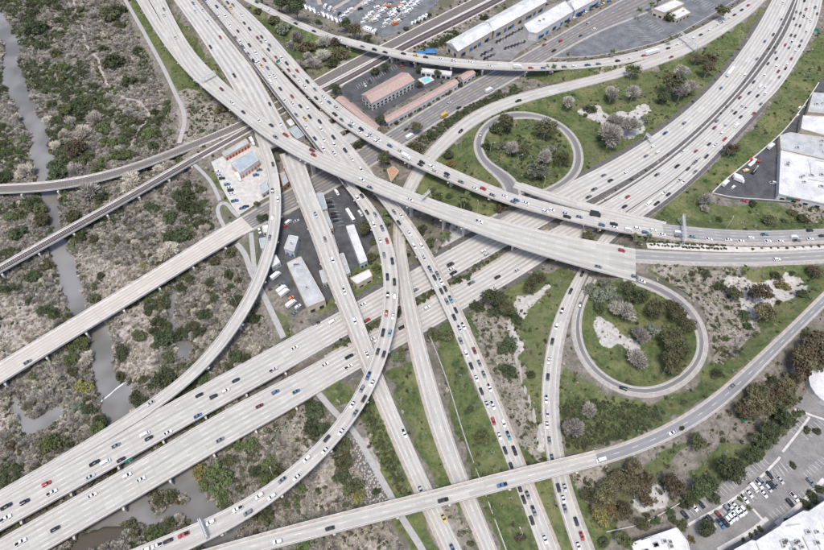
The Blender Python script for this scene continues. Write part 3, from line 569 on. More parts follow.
def build_road(key):
    r = RD[key]; C, N, W, S = r['C'], r['N'], r['W'], r['S']; nl = r['lanes']
    cuts = [0]+[i for i in range(1, len(C)) if r['isb'][i] != r['isb'][i-1]]+[len(C)-1]
    for a, b in zip(cuts[:-1], cuts[1:]):
        if b-a < 1: continue
        br = bool(r['isb'][a]); i0, i1 = a, b
        c, nn, wd, s = C[i0:i1+1], N[i0:i1+1], W[i0:i1+1], S[i0:i1+1]
        if br:
            root = empty('rail_bridge' if key[0] == 'T' and len(key) == 2 else ('road_bridge' if key in ('A_N', 'A_S', 'B1', 'F') else 'overpass'), tuple(c[len(c)//2]*[1, 1, 0]+[0, 0, float(gh(c[len(c)//2][0], c[len(c)//2][1]))]))
            bpy.context.view_layer.update() if False else None
            off = np.array(root.location)
            tag(root, r['label'], 'bridge', 'bridges of the interchange')
        else:
            root = None; off = np.zeros(3)
        cc = c-off
        rl = dict(r); rl['C'] = C-off
        # driving surface in up to three strips
        bands = [('roadway' if br else r['name'], r['sl'], r['sr'], r['mat'])]
        def strip(name, oa, ob, mat, par, u0, u1):
            V, F = ribbon(cc, nn, oa, ob); uv = np.empty((len(V), 2)); uv[0::2, 0] = u0; uv[1::2, 0] = u1; uv[0::2, 1] = s; uv[1::2, 1] = s
            return link(name, mkmesh(name, V, F, mat, uv=uv), par)
        mm = r['mat']
        if not br and r['gmat'] and proj(c[len(c)//2])[0] > r['gmat'][1]: mm = r['gmat'][0]
        top = strip('roadway' if br else r['name'], wd/2-r['sl'], -wd/2+r['sr'], mm, root, 0, nl)
        if not br:
            tag(top, kind='structure'); root = top; ROADOBJ.setdefault(key, top)
            V, F = loft(cc, nn, [(wd/2, -.02), (wd/2+.6, -1.2), (-wd/2-.6, -1.2), (-wd/2, -.02)], closed=False); link('roadbed', mkmesh('roadbed', V, F, M_side), root)
        else: ROADOBJ[key] = root
        if r['sl'] > 0: strip('shoulder', wd/2, wd/2-r['sl'], r['msl'], root, 0, 1)
        if r['sr'] > 0: strip('shoulder', -wd/2+r['sr'], -wd/2, r['msr'], root, 0, 1)
        if key in ('T1', 'T2'): rails(rl, i0, i1, root, (-2.1, 2.1) if key == 'T1' else (0.0,))
        elif key != 'MS': markings(rl, i0, i1, root)
        if br:
            th = r['thick']
            V, F = loft(cc, nn, [(wd/2+.02, -.01), (wd/2+.02, -.55), (wd*.34, -.9), (wd*.3, -th), (-wd*.3, -th), (-wd*.34, -.9), (-wd/2-.02, -.55), (-wd/2-.02, -.01)])
            link('deck', mkmesh('deck', V, F, M_side), root)
            for sd in (1, -1):
                keep = np.array([not on_other(c[i]+nn[i]*sd*(wd[i]/2-.4), key) for i in range(len(c))])
                for p, q in runs(keep):
                    o = sd*(wd[p:q+1]/2); V, F = loft(cc[p:q+1], nn[p:q+1], [(o+.04, -.3), (o-.42, -.02), (o-.2, .95), (o+.04, .95)] if sd > 0 else [(o+.42, -.02), (o-.04, -.3), (o-.04, .95), (o+.2, .95)])
                    link('parapet', mkmesh('parapet', V, F, M_par), root)
            # expansion joints
            for q in np.arange(s[0]+20, s[-1]-5, 76.0):
                V = []
                for ds in (-.1, .1):
                    for o in (.46, -.46):
                        p, W_ = at_road(rl, q+ds, 0); a_, _ = at_road(rl, q+ds, W_*o, 0.011); V.append(tuple(a_))
                link('expansion_joint', mkmesh('expansion_joint', V, [(0, 1, 3, 2)], M_pale), root)
            # piers
            sp = 25.0 if key in ('B1', 'A_N', 'A_S', 'T1', 'T2', 'R1') else 32.0
            for q in np.arange(s[0]+sp*.4, s[-1]-4, sp):
                for d in (0, 5, -5, 10, -10, 14, -14):
                    if not (s[0]+1 < q+d < s[-1]-1): continue
                    p, W_ = at_road(r, q+d, 0); i = min(len(C)-2, int(np.searchsorted(S, q+d)))
                    wallp = key in ('B1', 'A_N', 'A_S', 'T1', 'T2'); offs = (0,)
                    pts = [p+N[i]*o for o in offs]
                    if any(on_other(pt, key, pad=1.2, below=True) for pt in pts) or any(pt[2]-float(gh(pt[0], pt[1])) < 3.0 for pt in pts): continue
                    rz = math.atan2(r['T'][i][1], r['T'][i][0])
                    for pt in pts:
                        g0 = float(gh(pt[0], pt[1])); mb = MB(); x, y = pt[0]-off[0], pt[1]-off[1]; ca, sa = math.cos(rz), math.sin(rz)
                        w1, d1 = (W_*.5+1.3, .7) if wallp else (min(2.2, W_*.16), .85)
                        w2 = w1 if wallp else W_*.5+.5 if W_ < 15.5 else W_*.38; zt = pt[2]-th+.05-off[2]; zb = g0-1-off[2]; zf = max(zb+1.2, zt-2.6)
                        def ring(wy, wx, z): return [(x+a_*ca-b_*sa, y+a_*sa+b_*ca, z) for a_, b_ in ((-wx, -wy*.7), (-wx*.6, -wy), (wx*.6, -wy), (wx, -wy*.7), (wx, wy*.7), (wx*.6, wy), (-wx*.6, wy), (-wx, wy*.7))]
                        Vp = ring(w1, d1, zb)+ring(w1, d1, zf)+ring(w2, d1*1.05, zt); Fp = [[k*8+j, k*8+(j+1) % 8, k*8+8+(j+1) % 8, k*8+8+j] for k in (0, 1) for j in range(8)]+[[16+j for j in range(8)]]
                        mb.add(Vp, Fp).build('pier', M_par, root); PIER_PTS.append(pt)
                    if len(offs) == 2:
                        mb = MB(); mb.box(-.9, .9, -W_*.485, W_*.485, p[2]-th-1.0-off[2], p[2]-th+.04-off[2], 0, rz, (p[0]-off[0], p[1]-off[1])); mb.build('pier_cap', M_par, root)
                    break
for k in RD: build_road(k)
# grey shoulder sheets beside the at-grade freeway, its median and the median barrier
def side_strip(key, name, a, b, mat, dz=0.006, lo=None, hi=None, parent=None):
    r = RD[key]; m = ~r['isb']; px, py = proj(r['C'])
    if lo is not None: m &= (px > lo) & (px < hi)
    for i, j in runs(m):
        w2 = r['W'][i:j+1]/2; V, F = ribbon(r['C'][i:j+1], r['N'][i:j+1], np.sign(a)*w2+a, np.sign(b)*w2+b, dz, dz); o = link(name, mkmesh(name, V, F, mat), ROADOBJ.get(key) if not r['isb'].any() else None)
        if o.parent is None: tag(o, kind='structure')
sgn = 1 if RD['A_N']['N'][5][1] > 0 else -1
side_strip('A_N', 'shoulder', 4.2*sgn, 0.02*sgn, M_shoulder, -.01)
side_strip('A_N', 'shoulder', -0.02*sgn, -3.4*sgn, M_shoulder, -.01, 560, 2000)
side_strip('A_N', 'shoulder', -0.02*sgn, -.8*sgn, M_shoulder, -.01, 300, 560)
side_strip('A_S', 'shoulder', 3.4*sgn, 0.02*sgn, M_shoulder, -.012, 560, 2000)
side_strip('A_S', 'shoulder', 2.0*sgn, 0.02*sgn, M_tan, -.012, 300, 560)
side_strip('A_S', 'shoulder', -0.02*sgn, -3.4*sgn, M_shoulder, -.012, 300, 640)
def barrier(name, px, z, label, mat=M_par, h=0.95, wd=0.7):
    pts = P(px); W_ = dense(wpt([p[0] for p in pts], [p[1] for p in pts], z), max(8, len(pts)*6)); W_ = smooth(W_, 3)
    T = np.gradient(W_[:, :2], axis=0); T /= np.linalg.norm(T, axis=1)[:, None]; N = np.stack([-T[:, 1], T[:, 0], 0*T[:, 0]], 1)
    V, F = loft(W_, N, [(wd/2, -.4), (-wd/2, -.4), (-wd*.25, h), (wd*.25, h)]); return tag(link(name, mkmesh(name, V, F, mat)), label, 'barrier')
barrier('median_barrier', '560,224 592,207 627,187 671,157 707,125 739,92 764,60 782,32 796,0 805,-25', .3, 'white concrete median barrier between the two freeway halves at upper right', wd=1.6)
barrier('median_barrier', '700,158 668,184.5 640,203 624,214', .3, 'dark low barrier between freeway and slip lanes at right', M_shoulder, .8, .5)
barrier('median_barrier', '430,337 447,380 459,420 474,465 484,490 504,545 512,565', 2.5, 'thin pale concrete wall along the right side of the pale empty ramp', h=1.2, wd=.5)
# paths
def path(name, px, wd, mat, z=None, up=0.22):
    pts = P(px); G = np.array([gpt(*p) for p in pts]); n = max(10, int(np.linalg.norm(np.diff(G, axis=0), axis=1).sum()/2.5)); C = smooth(dense(G, n), 2)
    T = np.gradient(C[:, :2], axis=0); T /= np.linalg.norm(T, axis=1)[:, None]; N = np.stack([-T[:, 1], T[:, 0], 0*T[:, 0]], 1)
    for s_ in range(len(C)): C[s_, 2] = max(float(gh(*(C[s_, :2]+N[s_, :2]*o))) for o in (-wd/2, 0, wd/2))+up
    C[:, 2] = np.maximum(C[:, 2], smooth(C[:, 2], 2))
    V, F = loft(C, N, [(wd/2, -.8), (wd/2, 0), (-wd/2, 0), (-wd/2, -.8)], closed=False)
    return tag(link(name, mkmesh(name, V, F, mat)), kind='structure'), C
for px_, z_, lb_ in (('371,447 384,468 402,498', -1.5, 'thin pale pipe beside the bike path above the slender bridge'), ('374.5,447 388,468 406,498', -1.2, 'second thin pale pipe beside the bike path above the slender bridge'), ('412,515 432,552', -1.0, 'thin pale pipe beside the bike path below the slender bridge')):
    barrier('pipe', px_, z_, lb_, M_par, .5, .45)
PATHS = []
for px, wd in (('120,-10 125,0 143,31 165,71.5 175,93 183,110 184.6,124 179.5,144', 3.4), ('193,164 203,173 212,183 220,201', 2.6), ('239,217 230.5,210 229,203 222,201 217,205 217,212 224.5,227.6', 2.8), ('237,244.6 246,255 250,270 262,292 284,339', 3.6), ('251,233 255,273', 3.2),
 ('316,391 340,418 352,428 366,452 376,470 392,498 401,516.5 423,550 432,570', 3.4)):
    o, C = path('path', px, wd, M_path); PATHS.append((C, wd))
# lots
def sheet(name, poly, z, mat):
    W_ = wpt([p[0] for p in poly], [p[1] for p in poly], z); mb = MB(); mb.prism([tuple(p[:2]) for p in W_], z-.6, z, 0); me = mb.mesh(name, mat)
    l = me.uv_layers.new(name='UVMap'); co = [(me.vertices[q.vertex_index].co.x/3.6, me.vertices[q.vertex_index].co.y) for q in me.loops]; l.data.foreach_set('uv', np.array(co, np.float32).ravel())
    return tag(link(name, me), kind='structure')
LM = dict(rv=M_lot2, tiny=M_lot, ware=M_lotp, plaza=M_lot2, store=M_lot, depot=plain('depot_concrete', (0.48, .465, .44), .9, .2, .3), yard=M_lot, north=plain('yard_dirt', (0.16, .14, .12), .9, .3, .4), office=M_lotp, round=M_lotp)
LOTO = {k: sheet('parking_lot', p, z+.02, LM[k]) for k, (p, z) in LOTS.items()}
def stalls(key, rows, mat=M_white, z=0.034):
    V, F = [], []
    for x0, y0, x1, y1, n, dx, dy in rows:
        for t_ in np.linspace(0, 1, n):
            a = wpt(x0+(x1-x0)*t_, y0+(y1-y0)*t_, z); b = wpt(x0+(x1-x0)*t_+dx, y0+(y1-y0)*t_+dy, z); d = b-a; nn = np.array([-d[1], d[0], 0]); nn = nn/np.linalg.norm(nn)*.07; k = len(V)
            V += [tuple(a+nn), tuple(a-nn), tuple(b-nn), tuple(b+nn)]; F.append((k, k+1, k+2, k+3))
    o = link('stall_lines', mkmesh('stall_lines', V, F, mat), LOTO[key])
def seg(key, name, px, wd, h, mat):
    """narrow raised kerb or painted band on a lot"""
    pts = P(px); W_ = wpt([p[0] for p in pts], [p[1] for p in pts], .02); C = dense(W_, max(4, len(pts)*5)); T = np.gradient(C[:, :2], axis=0); T /= np.linalg.norm(T, axis=1)[:, None]; N = np.stack([-T[:, 1], T[:, 0], 0*T[:, 0]], 1)
    V, F = loft(C, N, [(wd/2, -.1), (-wd/2, -.1), (-wd/2, h), (wd/2, h)]); link(name, mkmesh(name, V, F, mat), LOTO[key])
Z_ = lambda ox, oy, x, y: (ox+x/5.886, oy+y/5.886)
def zr(ox, oy, x0, y0, x1, y1, n, dx, dy): return (*Z_(ox, oy, x0, y0), *Z_(ox, oy, x1, y1), n, dx/5.886, dy/5.886)
stalls('office', [zr(684, 457, -10, 330, 350, 80, 20, 40, 42), zr(684, 457, 360, 75, 460, 0, 6, 38, 40), zr(684, 457, 150, 365, 390, 200, 13, 42, 48), zr(684, 457, 195, 410, 360, 300, 9, -40, -45), zr(684, 457, 400, 170, 570, 35, 10, 40, 45), zr(684, 457, 440, 215, 640, 80, 10, -36, -42),
 zr(684, 457, 500, 330, 800, 130, 15, 36, 40), zr(684, 457, 700, 90, 824, -20, 8, 40, 36), zr(684, 360, 600, 390, 700, 270, 7, 50, 45), zr(684, 360, 690, 430, 800, 330, 7, 45, 40)])
seg('office', 'kerb', '%g,%g %g,%g %g,%g %g,%g' % (*Z_(684, 457, 0, 412), *Z_(684, 457, 300, 240), *Z_(684, 457, 480, 90), *Z_(684, 457, 565, 0)), 1.2, .12, M_par)
seg('office', 'kerb', '%g,%g %g,%g %g,%g' % (*Z_(684, 360, 580, 540), *Z_(684, 360, 660, 440), *Z_(684, 360, 738, 335)), 1.2, .12, M_par)
seg('office', 'kerb', '%g,%g %g,%g %g,%g' % (*Z_(684, 457, 200, 547), *Z_(684, 457, 400, 430), *Z_(684, 457, 490, 360)), 2.0, .14, M_par)
seg('office', 'kerb', '%g,%g %g,%g' % (*Z_(684, 457, 405, 305), *Z_(684, 457, 462, 368)), 1.2, .12, M_par)
seg('office', 'kerb', '%g,%g %g,%g %g,%g' % (*Z_(684, 457, 540, 395), *Z_(684, 457, 700, 265), *Z_(684, 457, 824, 130)), 2.2, .14, M_par)
seg('office', 'kerb', '%g,%g %g,%g' % (*Z_(684, 360, 650, 290), *Z_(684, 360, 824, 350)), 1.2, .12, M_par)
stalls('plaza', [zr(600, 0, 150, 150, 250, 240, 9, 60, 0), zr(600, 0, 230, 120, 340, 195, 9, 40, -20), zr(600, 0, 520, 0, 650, 60, 9, 40, -22)])
stalls('tiny', [zr(300, 0, 330, 500, 560, 380, 18, 14, 22), zr(360, 0, 280, 370, 360, 365, 6, 12, 18)])
stalls('ware', [zr(480, 0, 95, 235, 250, 150, 10, 20, 30), zr(480, 0, 150, 275, 260, 220, 8, 18, 26)])
for px_ in ('320,5 318,-2', '332,10 349,0', '346,16 366,0', '386,3 369,22', '411,3 389,25'): seg('rv', 'planter', px_, 4.0 if px_[0] == '3' and px_[1] in '234' else 2.0, .18, M_tan)
stalls('yard', [zr(240, 180, 500, 110, 575, 270, 9, 42, -6)])
stalls('depot', [zr(120, 90, 560, 470, 600, 540, 6, 40, -6)])
# ---------------------------------------------------------------- buildings
M_roofw = plain('white_roof', (0.56, 0.565, 0.57), 0.7, 0.22, 0.12)
M_roofg = plain('grey_roof', (0.40, 0.415, 0.42), 0.75, 0.22, 0.15)
M_roofb = plain('blue_grey_roof', (0.34, 0.39, 0.42), 0.7, 0.2, 0.2)
M_roofp = plain('pink_tile_roof', (0.40, 0.295, 0.265), 0.85, 0.2, 0.8)
M_roofo = plain('orange_tile_roof', (0.42, 0.235, 0.15), 0.85, 0.2, 0.8)
M_wallw = plain('white_wall', (0.55, 0.545, 0.53), 0.85, 0.14, 0.4)
M_wallc = plain('cream_wall', (0.52, 0.46, 0.37), 0.85, 0.15, 0.4)
M_glass = plain('dark_glass', (0.03, 0.035, 0.045), 0.15, 0.3, 0.5, 0.6)
M_orange = plain('orange_door', (0.50, 0.20, 0.10), 0.7, 0.15, 1)
M_red = plain('red_door', (0.36, 0.07, 0.05), 0.7, 0.2, 1)
M_blue = plain('blue_trim', (0.05, 0.17, 0.40), 0.6, 0.2, 1)
M_green = plain('green_awning', (0.03, 0.12, 0.075), 0.7, 0.2, 1)
M_unit = plain('roof_unit', (0.45, 0.46, 0.46), 0.6, 0.2, 1)
M_pool = plain('pool_water', (0.18, 0.52, 0.55), 0.1, 0.1, 1)
def bld(name, label, roof, h, wall=None, top=None, gable=False, units=0, fronts=(), g=0.0, cat='building', gz=None):
    roof = P(roof); wall = wall or M_wallw; top = top or M_roofw
    W_ = wpt([p[0] for p in roof], [p[1] for p in roof], h+g); poly = [tuple(p[:2]) for p in W_]
    n = len(poly); ar = sum(poly[i][0]*poly[(i+1) % n][1]-poly[(i+1) % n][0]*poly[i][1] for i in range(n))
    if ar < 0: poly = poly[::-1]
    cx = sum(p[0] for p in poly)/n; cy = sum(p[1] for p in poly)/n; poly = [(p[0]-cx, p[1]-cy) for p in poly]
    root = tag(empty(name, (cx, cy, g)), label, cat)
    mb = MB(); mb.prism(poly, -.8, h-.02, 0); mb.build('wall', wall, root)
    out = [(p[0]*1.015, p[1]*1.015) for p in poly]
    if gable and n == 4:
        L0 = math.dist(poly[0], poly[1]); L1 = math.dist(poly[1], poly[2]); a, b, c, d = poly if L0 > L1 else poly[1:]+poly[:1]
        rise = min(L0, L1)*.22; e = 1.04
        a, b, c, d = [(q[0]*e, q[1]*e) for q in (a, b, c, d)]
        m1 = ((a[0]+d[0])/2, (a[1]+d[1])/2); m2 = ((b[0]+c[0])/2, (b[1]+c[1])/2)
        V = [(*q, h) for q in (a, b, c, d)]+[(*m1, h+rise), (*m2, h+rise)]
        ro = MB().add(V, [(0, 1, 5, 4), (2, 3, 4, 5), (1, 2, 5), (3, 0, 4), (3, 2, 1, 0)]).build('roof', top, root)
        q1 = Vector((*m1, h+rise+.05)); q2 = Vector((*m2, h+rise+.05)); MB().tube([q1, q2], .22, .22, 6).build('ridge', top, ro)
    else:
        ro = MB().prism(poly, h-.02, h+.05, 0).build('roof', top, root)
        for i in range(n):
            a, b = out[i], out[(i+1) % n]; dx, dy = b[0]-a[0], b[1]-a[1]; L = math.hypot(dx, dy)
            if L < .5: continue
            rz = math.atan2(dy, dx); MB().box(0, L, -.02, .38, h-.45, h+.55, 0, rz, a).build('parapet', wall, ro)
        if units:
            rr = random.Random(len(label)); xs = [p[0] for p in poly]; ys = [p[1] for p in poly]; k = 0
            for _ in range(1500):
                if k >= units: break
                x, y = rr.uniform(min(xs), max(xs)), rr.uniform(min(ys), max(ys)); s = rr.uniform(.7, 1.7)
                if all(bool(inpoly(np.array(x+ox), np.array(y+oy), poly)) for ox in (-3, 3) for oy in (-3, 3)):
                    rz = math.atan2(poly[1][1]-poly[0][1], poly[1][0]-poly[0][0]); m = MB().box(-s, s, -s*.7, s*.7, h+.03, h+1.1, 0, rz, (x, y)); m.box(-s*.6, s*.6, -s*.45, s*.45, h+1.1, h+1.35, 1, rz, (x, y)); m.build('rooftop_unit', [M_unit, M_shoulder], ro); k += 1
            ang = math.atan2(poly[1][1]-poly[0][1], poly[1][0]-poly[0][0])
            for q_ in range(units):     # raised seams and ducts
                x, y = rr.uniform(min(xs), max(xs)), rr.uniform(min(ys), max(ys)); L_ = rr.uniform(3, 9); rz = ang+(q_ % 2)*math.pi/2; ca, sa = math.cos(rz), math.sin(rz)
                if all(bool(inpoly(np.array(x+s_*ca*L_*1.08), np.array(y+s_*sa*L_*1.08), poly)) for s_ in (-1, 0, 1)):
                    MB().box(-L_, L_, -.22, .22, h+.03, h+.3+.25*(q_ % 3), 0, rz, (x, y)).build('duct', M_unit if q_ % 3 else wall, ro)
    # openings on the walls that face the camera's side and the east
    for (part, cnt, wfrac, z0, z1, mat, sel) in fronts:
        for i in range(n):
            a, b = poly[i], poly[(i+1) % n]; dx, dy = b[0]-a[0], b[1]-a[1]; L = math.hypot(dx, dy); ny = -dx/L
            if L < 3: continue
            if sel == 'front' and ny > -.35: continue
            if sel == 'long' and (ny > -.2 or L < 14): continue
            if sel == 'end' and (ny > -.2 or L > 16): continue
            rz = math.atan2(dy, dx); k = cnt if cnt > 0 else max(2, int(L/-cnt)); wd = L/k*wfrac
            for q in range(k):
                c = (q+.5)*L/k; MB().box(c-wd/2, c+wd/2, -.14, .1, z0, z1, 0, rz, a).build(part, mat, root)
    return root
WIN = ('window', -4, .5, 1.0, 2.4, M_glass, 'front')
bld('workshop', 'low grey-roofed shed with red doors beside the dark railway', '222,153 246,139 249,143.5 225,157', 4.2, M_wallc, M_roofg, fronts=[('door', 8, .6, .05, 2.8, M_red, 'long')])
bld('workshop', 'pale grey-roofed workshop with a row of orange doors', '230.5,163 252.5,151 258.5,160.5 240.6,173', 6, M_wallw, M_roofb, fronts=[('door', 6, .5, .05, 3.0, M_orange, 'long')])
bld('shed', 'small blue-roofed shed tucked left of the curved ramp by the avenue', '259,186 266,181 269,190 262,194.5', 4, M_wallw, M_roofb, fronts=[WIN])
bld('shed', 'blue-roofed brick shed showing between curved ramp and straight viaduct', '279.5,173.5 284,170.5 289,182 283,187', 4.5, M_roofo, M_roofb, fronts=[WIN])
bld('shed', 'small grey shed by the tan path below the avenue', '259,239 266,237.5 266,247 261,249', 3.6, M_wallw, M_roofb, fronts=[WIN])
bld('shed', 'small pale shed partly under the curved ramp below the avenue', '262,226 270,224.5 270,232 263,233', 3.4, M_wallw, M_roofw, fronts=[WIN])
bld('shed', 'white shed with blue trim under the curved ramp by the dark yard', '270,259 276,255 280.5,262.5 272,267.5', 4, M_wallw, M_roofw, fronts=[('awning', 2, .5, 1.8, 2.6, M_blue, 'front')])
bld('yard_building', 'white box building with blue doors alone in the dark yard', '289,235.5 298.6,237 294,252 284,248.5', 6, M_wallw, M_roofg, units=1, fronts=[('door', -4, .45, .05, 2.6, M_blue, 'front')])
bld('warehouse', 'large pale flat-roofed warehouse with cream end wall in the yard', '287,263.5 301,257 325,299.5 307,307', 8, M_wallc, M_roofg, units=3, fronts=[('door', -5, .5, .05, 3.0, M_glass, 'end')])
bld('shed', 'blue-roofed shed right of the viaduct, nearest the avenue', '315,194 323,193 327.5,208.5 320,211', 5, M_wallw, M_roofb, fronts=[WIN])
bld('shed', 'long blue-roofed shed with cream end beside the viaduct', '321,213 327,211.5 333.4,228 327,231', 5, M_wallc, M_roofb, fronts=[WIN])
bld('shed', 'narrow blue-grey shed along the viaduct facing the lower yard', '330.5,236 333.5,235 339,252 336,253', 4.5, M_wallw, M_roofb, fronts=[WIN])
bld('shed', 'grey shed against the viaduct at the end of the yard', '338.5,255 343.6,253 350.5,272.5 345,275', 5, M_wallw, M_roofg, fronts=[WIN])
bld('shed', 'small grey shed under the viaduct edge near the freeway', '319,271 324,270 328,282 323,284', 4.5, M_wallw, M_roofg, fronts=[WIN])
bld('long_building', 'long narrow white building with blue end beside the sunken trees', '346,226.7 354,225 367.4,260.5 360,264', 6, M_wallw, M_roofw, fronts=[('awning', -4, .6, .6, 3.2, M_blue, 'end'), WIN])
bld('shed', 'small white building with cream wall next to the freeway shoulder', '350,278.5 369,269.5 372.5,276 357,284.5', 6, M_wallc, M_roofw, fronts=[WIN])
bld('shed', 'pale box building between the forked freeways, uppermost of three', '319.5,112 326.5,110.5 332,118.5 326.5,121.5', 5, M_wallc, M_roofg, fronts=[WIN])
bld('shed', 'pale box building between the forked freeways, middle of three', '331.5,125 340,122 345.5,130 338,134', 5, M_wallc, M_roofg, fronts=[WIN])
bld('shed', 'pale box building between the forked freeways, lowest of three', '342,137.6 350.5,133 360.6,138.5 350.5,144.5', 5, M_wallc, M_roofg, fronts=[WIN])
bld('shed', 'small white shed left of the crowded overpass by the railway', '286,121.5 291,119 295,124.5 290.5,127', 4.5, M_wallw, M_roofw)
bld('shed', 'blue-grey roofed shed left of the crowded overpass above the flyover', '288,130 296,126 304.5,135.5 297,139.5', 4.5, M_wallw, M_roofb)
bld('motel', 'long pink-roofed motel wing beside the packed overpass', '336,100 343,96.5 379.5,126 375.5,130.5', 6, M_wallc, M_roofp, gable=True, fronts=[('window', -5, .4, .8, 2.2, M_glass, 'front')])
bld('motel', 'pink-roofed motel block with white walls in its car park', '362,94.5 401,73 414,80.5 372,103', 8, M_wallw, M_roofp, gable=True, fronts=[('window', -4, .5, .6, 2.0, M_glass, 'front'), ('window', -4, .5, 3.2, 4.8, M_glass, 'front')])
bld('motel', 'long pink-roofed motel wing along the avenue', '383.5,117.5 452,80 458,83.5 388.5,122', 5.5, M_wallw, M_roofp, gable=True, fronts=[('window', -5, .45, .8, 2.2, M_glass, 'front')])
bld('motel', 'short pink-roofed motel office under the top overpass', '458,76.5 470,69.5 475.5,73 463.5,80.5', 5, M_wallw, M_roofp, gable=True, fronts=[WIN])
bld('cottage', 'orange-roofed cottage under the packed overpass by the ramp', '387,170 393,166.5 399,171.5 391,182', 4, M_wallc, M_roofo, fronts=[WIN])
bld('storage_sheds', 'low white storage row below the top overpass', '421,68.5 452,72 451,76 421,72', 3.6, M_wallw, M_roofw, fronts=[('door', -4, .7, .05, 2.4, M_glass, 'front')])
DOORS = [('door', -9, .35, .05, 3.6, M_blue, 'long'), ('loading_door', -14, .3, .05, 2.8, M_glass, 'long')]
bld('warehouse', 'white gabled warehouse nearest the blue canopies by the railway', '446.6,42.5 482,23 492.5,31 458.5,51', 8, M_wallc, M_roofw, gable=True, fronts=DOORS)
bld('warehouse', 'long white gabled warehouse at top edge beside the railway', '485,21.5 535,-6 546,2 494.5,30.5', 8, M_wallc, M_roofw, gable=True, fronts=DOORS)
bld('warehouse', 'white warehouse with rounded end facing the striped lot', '524,25 565,1.5 573.4,11.5 537,33.5 529,32', 8, M_wallw, M_roofw, units=2, fronts=DOORS)
bld('warehouse', 'white warehouse cut by the top edge right of the rounded one', '567,2.5 590,-12 602,-4 575,10.5', 8, M_wallw, M_roofw, gable=True, fronts=DOORS)
bld('restaurant', 'white flat-roofed hall in the upper right car park', '653.5,9 675,0 684,4 664.5,13', 7, M_wallc, M_roofw, fronts=[('window', -5, .5, .8, 2.8, M_glass, 'front')])
bld('restaurant', 'lower cream annex attached to the flat-roofed hall at upper right', '669,14.5 683,7.6 690.5,13 676.5,19.5', 4.5, M_wallc, M_roofw, units=2, fronts=[('window', -4, .5, .6, 2.4, M_glass, 'front')])
st = bld('store', 'big white store with green awning at right edge', '781,151 850,167 850,209 779,194', 5.5, M_wallw, M_roofw, units=10, fronts=[('window', -7, .4, .6, 2.4, M_glass, 'front')])
bld('store', 'flat pale deck roof behind the big white store', '780,136 790,133 850,142 850,165 781,149.5', 5, M_wallc, M_roofg, units=5)
bld('store', 'grey-roofed shop block with cream front above the pale deck roof', '803,116 850,118 850,142 801,129', 6.5, M_wallc, M_roofw, units=2, fronts=[('window', -4, .5, .8, 2.6, M_glass, 'front')])
bld('store', 'grey-roofed shop block cut by the right edge, farthest of four', '813,93 850,96 850,116 808,112', 6.5, M_wallc, M_roofg, units=3)
a_ = wpt(788, 195.5, 5); MB().box(-.5, 14, -2.2, .3, 3.2, 4.4, 0, math.radians(-10), (a_[0]-st.location[0], a_[1]-st.location[1])).build('awning', M_green, st)
a_ = wpt(795, 197, 5); MB().box(-.5, 3.6, -2.35, -2.2, 3.4, 4.3, 0, math.radians(-10), (a_[0]-st.location[0], a_[1]-st.location[1])).build('sign', M_red, st)
bld('office_building', 'huge white flat-roofed office building cut by the bottom right corner', '720,562 735,549 752,540 756,541 780,526 782,523 803,511 808,512 830,497 880,520 880,620 740,640', 9, M_wallw, M_roofw, units=110, fronts=[])
bld('office_building', 'small white flat-roofed building at bottom edge left of the car park', '631,543 676.5,527.5 687,541.5 690,552 640,566', 7, M_wallw, M_roofw, units=7, fronts=[])
cxy = wpt(833, 386, 4.0); poly = ' '.join('%g,%g' % (proj(np.array([cxy[0]+13*math.cos(q), cxy[1]+13*math.sin(q), 4]))) for q in np.linspace(0, 2*math.pi, 18, endpoint=False))
bld('round_building', 'white round-roofed building cut by the right edge', poly, 4, M_wallw, M_roofw, units=1)
for (x, y, lb, s) in ((421, 52, 'left blue canopy tent by the railway', 4.2), (431, 50, 'right blue canopy tent over a white stall by the railway', 5)):
    p = wpt(x, y, 4); r_ = tag(empty('canopy_tent', (p[0], p[1], 0)), lb, 'tent')
    MB().add([(-s, -s*.7, 3), (s, -s*.7, 3), (s, s*.7, 3), (-s, s*.7, 3), (0, 0, 4.6)], [(0, 1, 4), (1, 2, 4), (2, 3, 4), (3, 0, 4), (3, 2, 1, 0)]).build('canopy', M_blue, r_)
    for sx in (-1, 1):
        for sy in (-1, 1): MB().box(sx*s*.93-.08, sx*s*.93+.08, sy*s*.63-.08, sy*s*.63+.08, -.3, 3, 0).build('pole', M_white, r_)
    MB().box(-s*.7, s*.7, -s*.4, s*.4, -.3, 1.2).build('counter', M_wallw, r_)
p = [tuple(q[:2]) for q in wpt([421, 428, 431.5, 425], [79.5, 77, 80, 83], .1)]
po = tag(empty('swimming_pool', (p[0][0], p[0][1], .02)), 'small turquoise swimming pool by the pink-roofed motel block', 'pool')
q = [(a[0]-p[0][0], a[1]-p[0][1]) for a in p]; cx, cy = sum(a[0] for a in q)/4, sum(a[1] for a in q)/4
MB().prism([(cx+(a[0]-cx)*1.6, cy+(a[1]-cy)*1.6) for a in q], -.2, .06).build('deck', M_par, po); MB().prism(q, -.1, .075).build('water', M_pool, po)
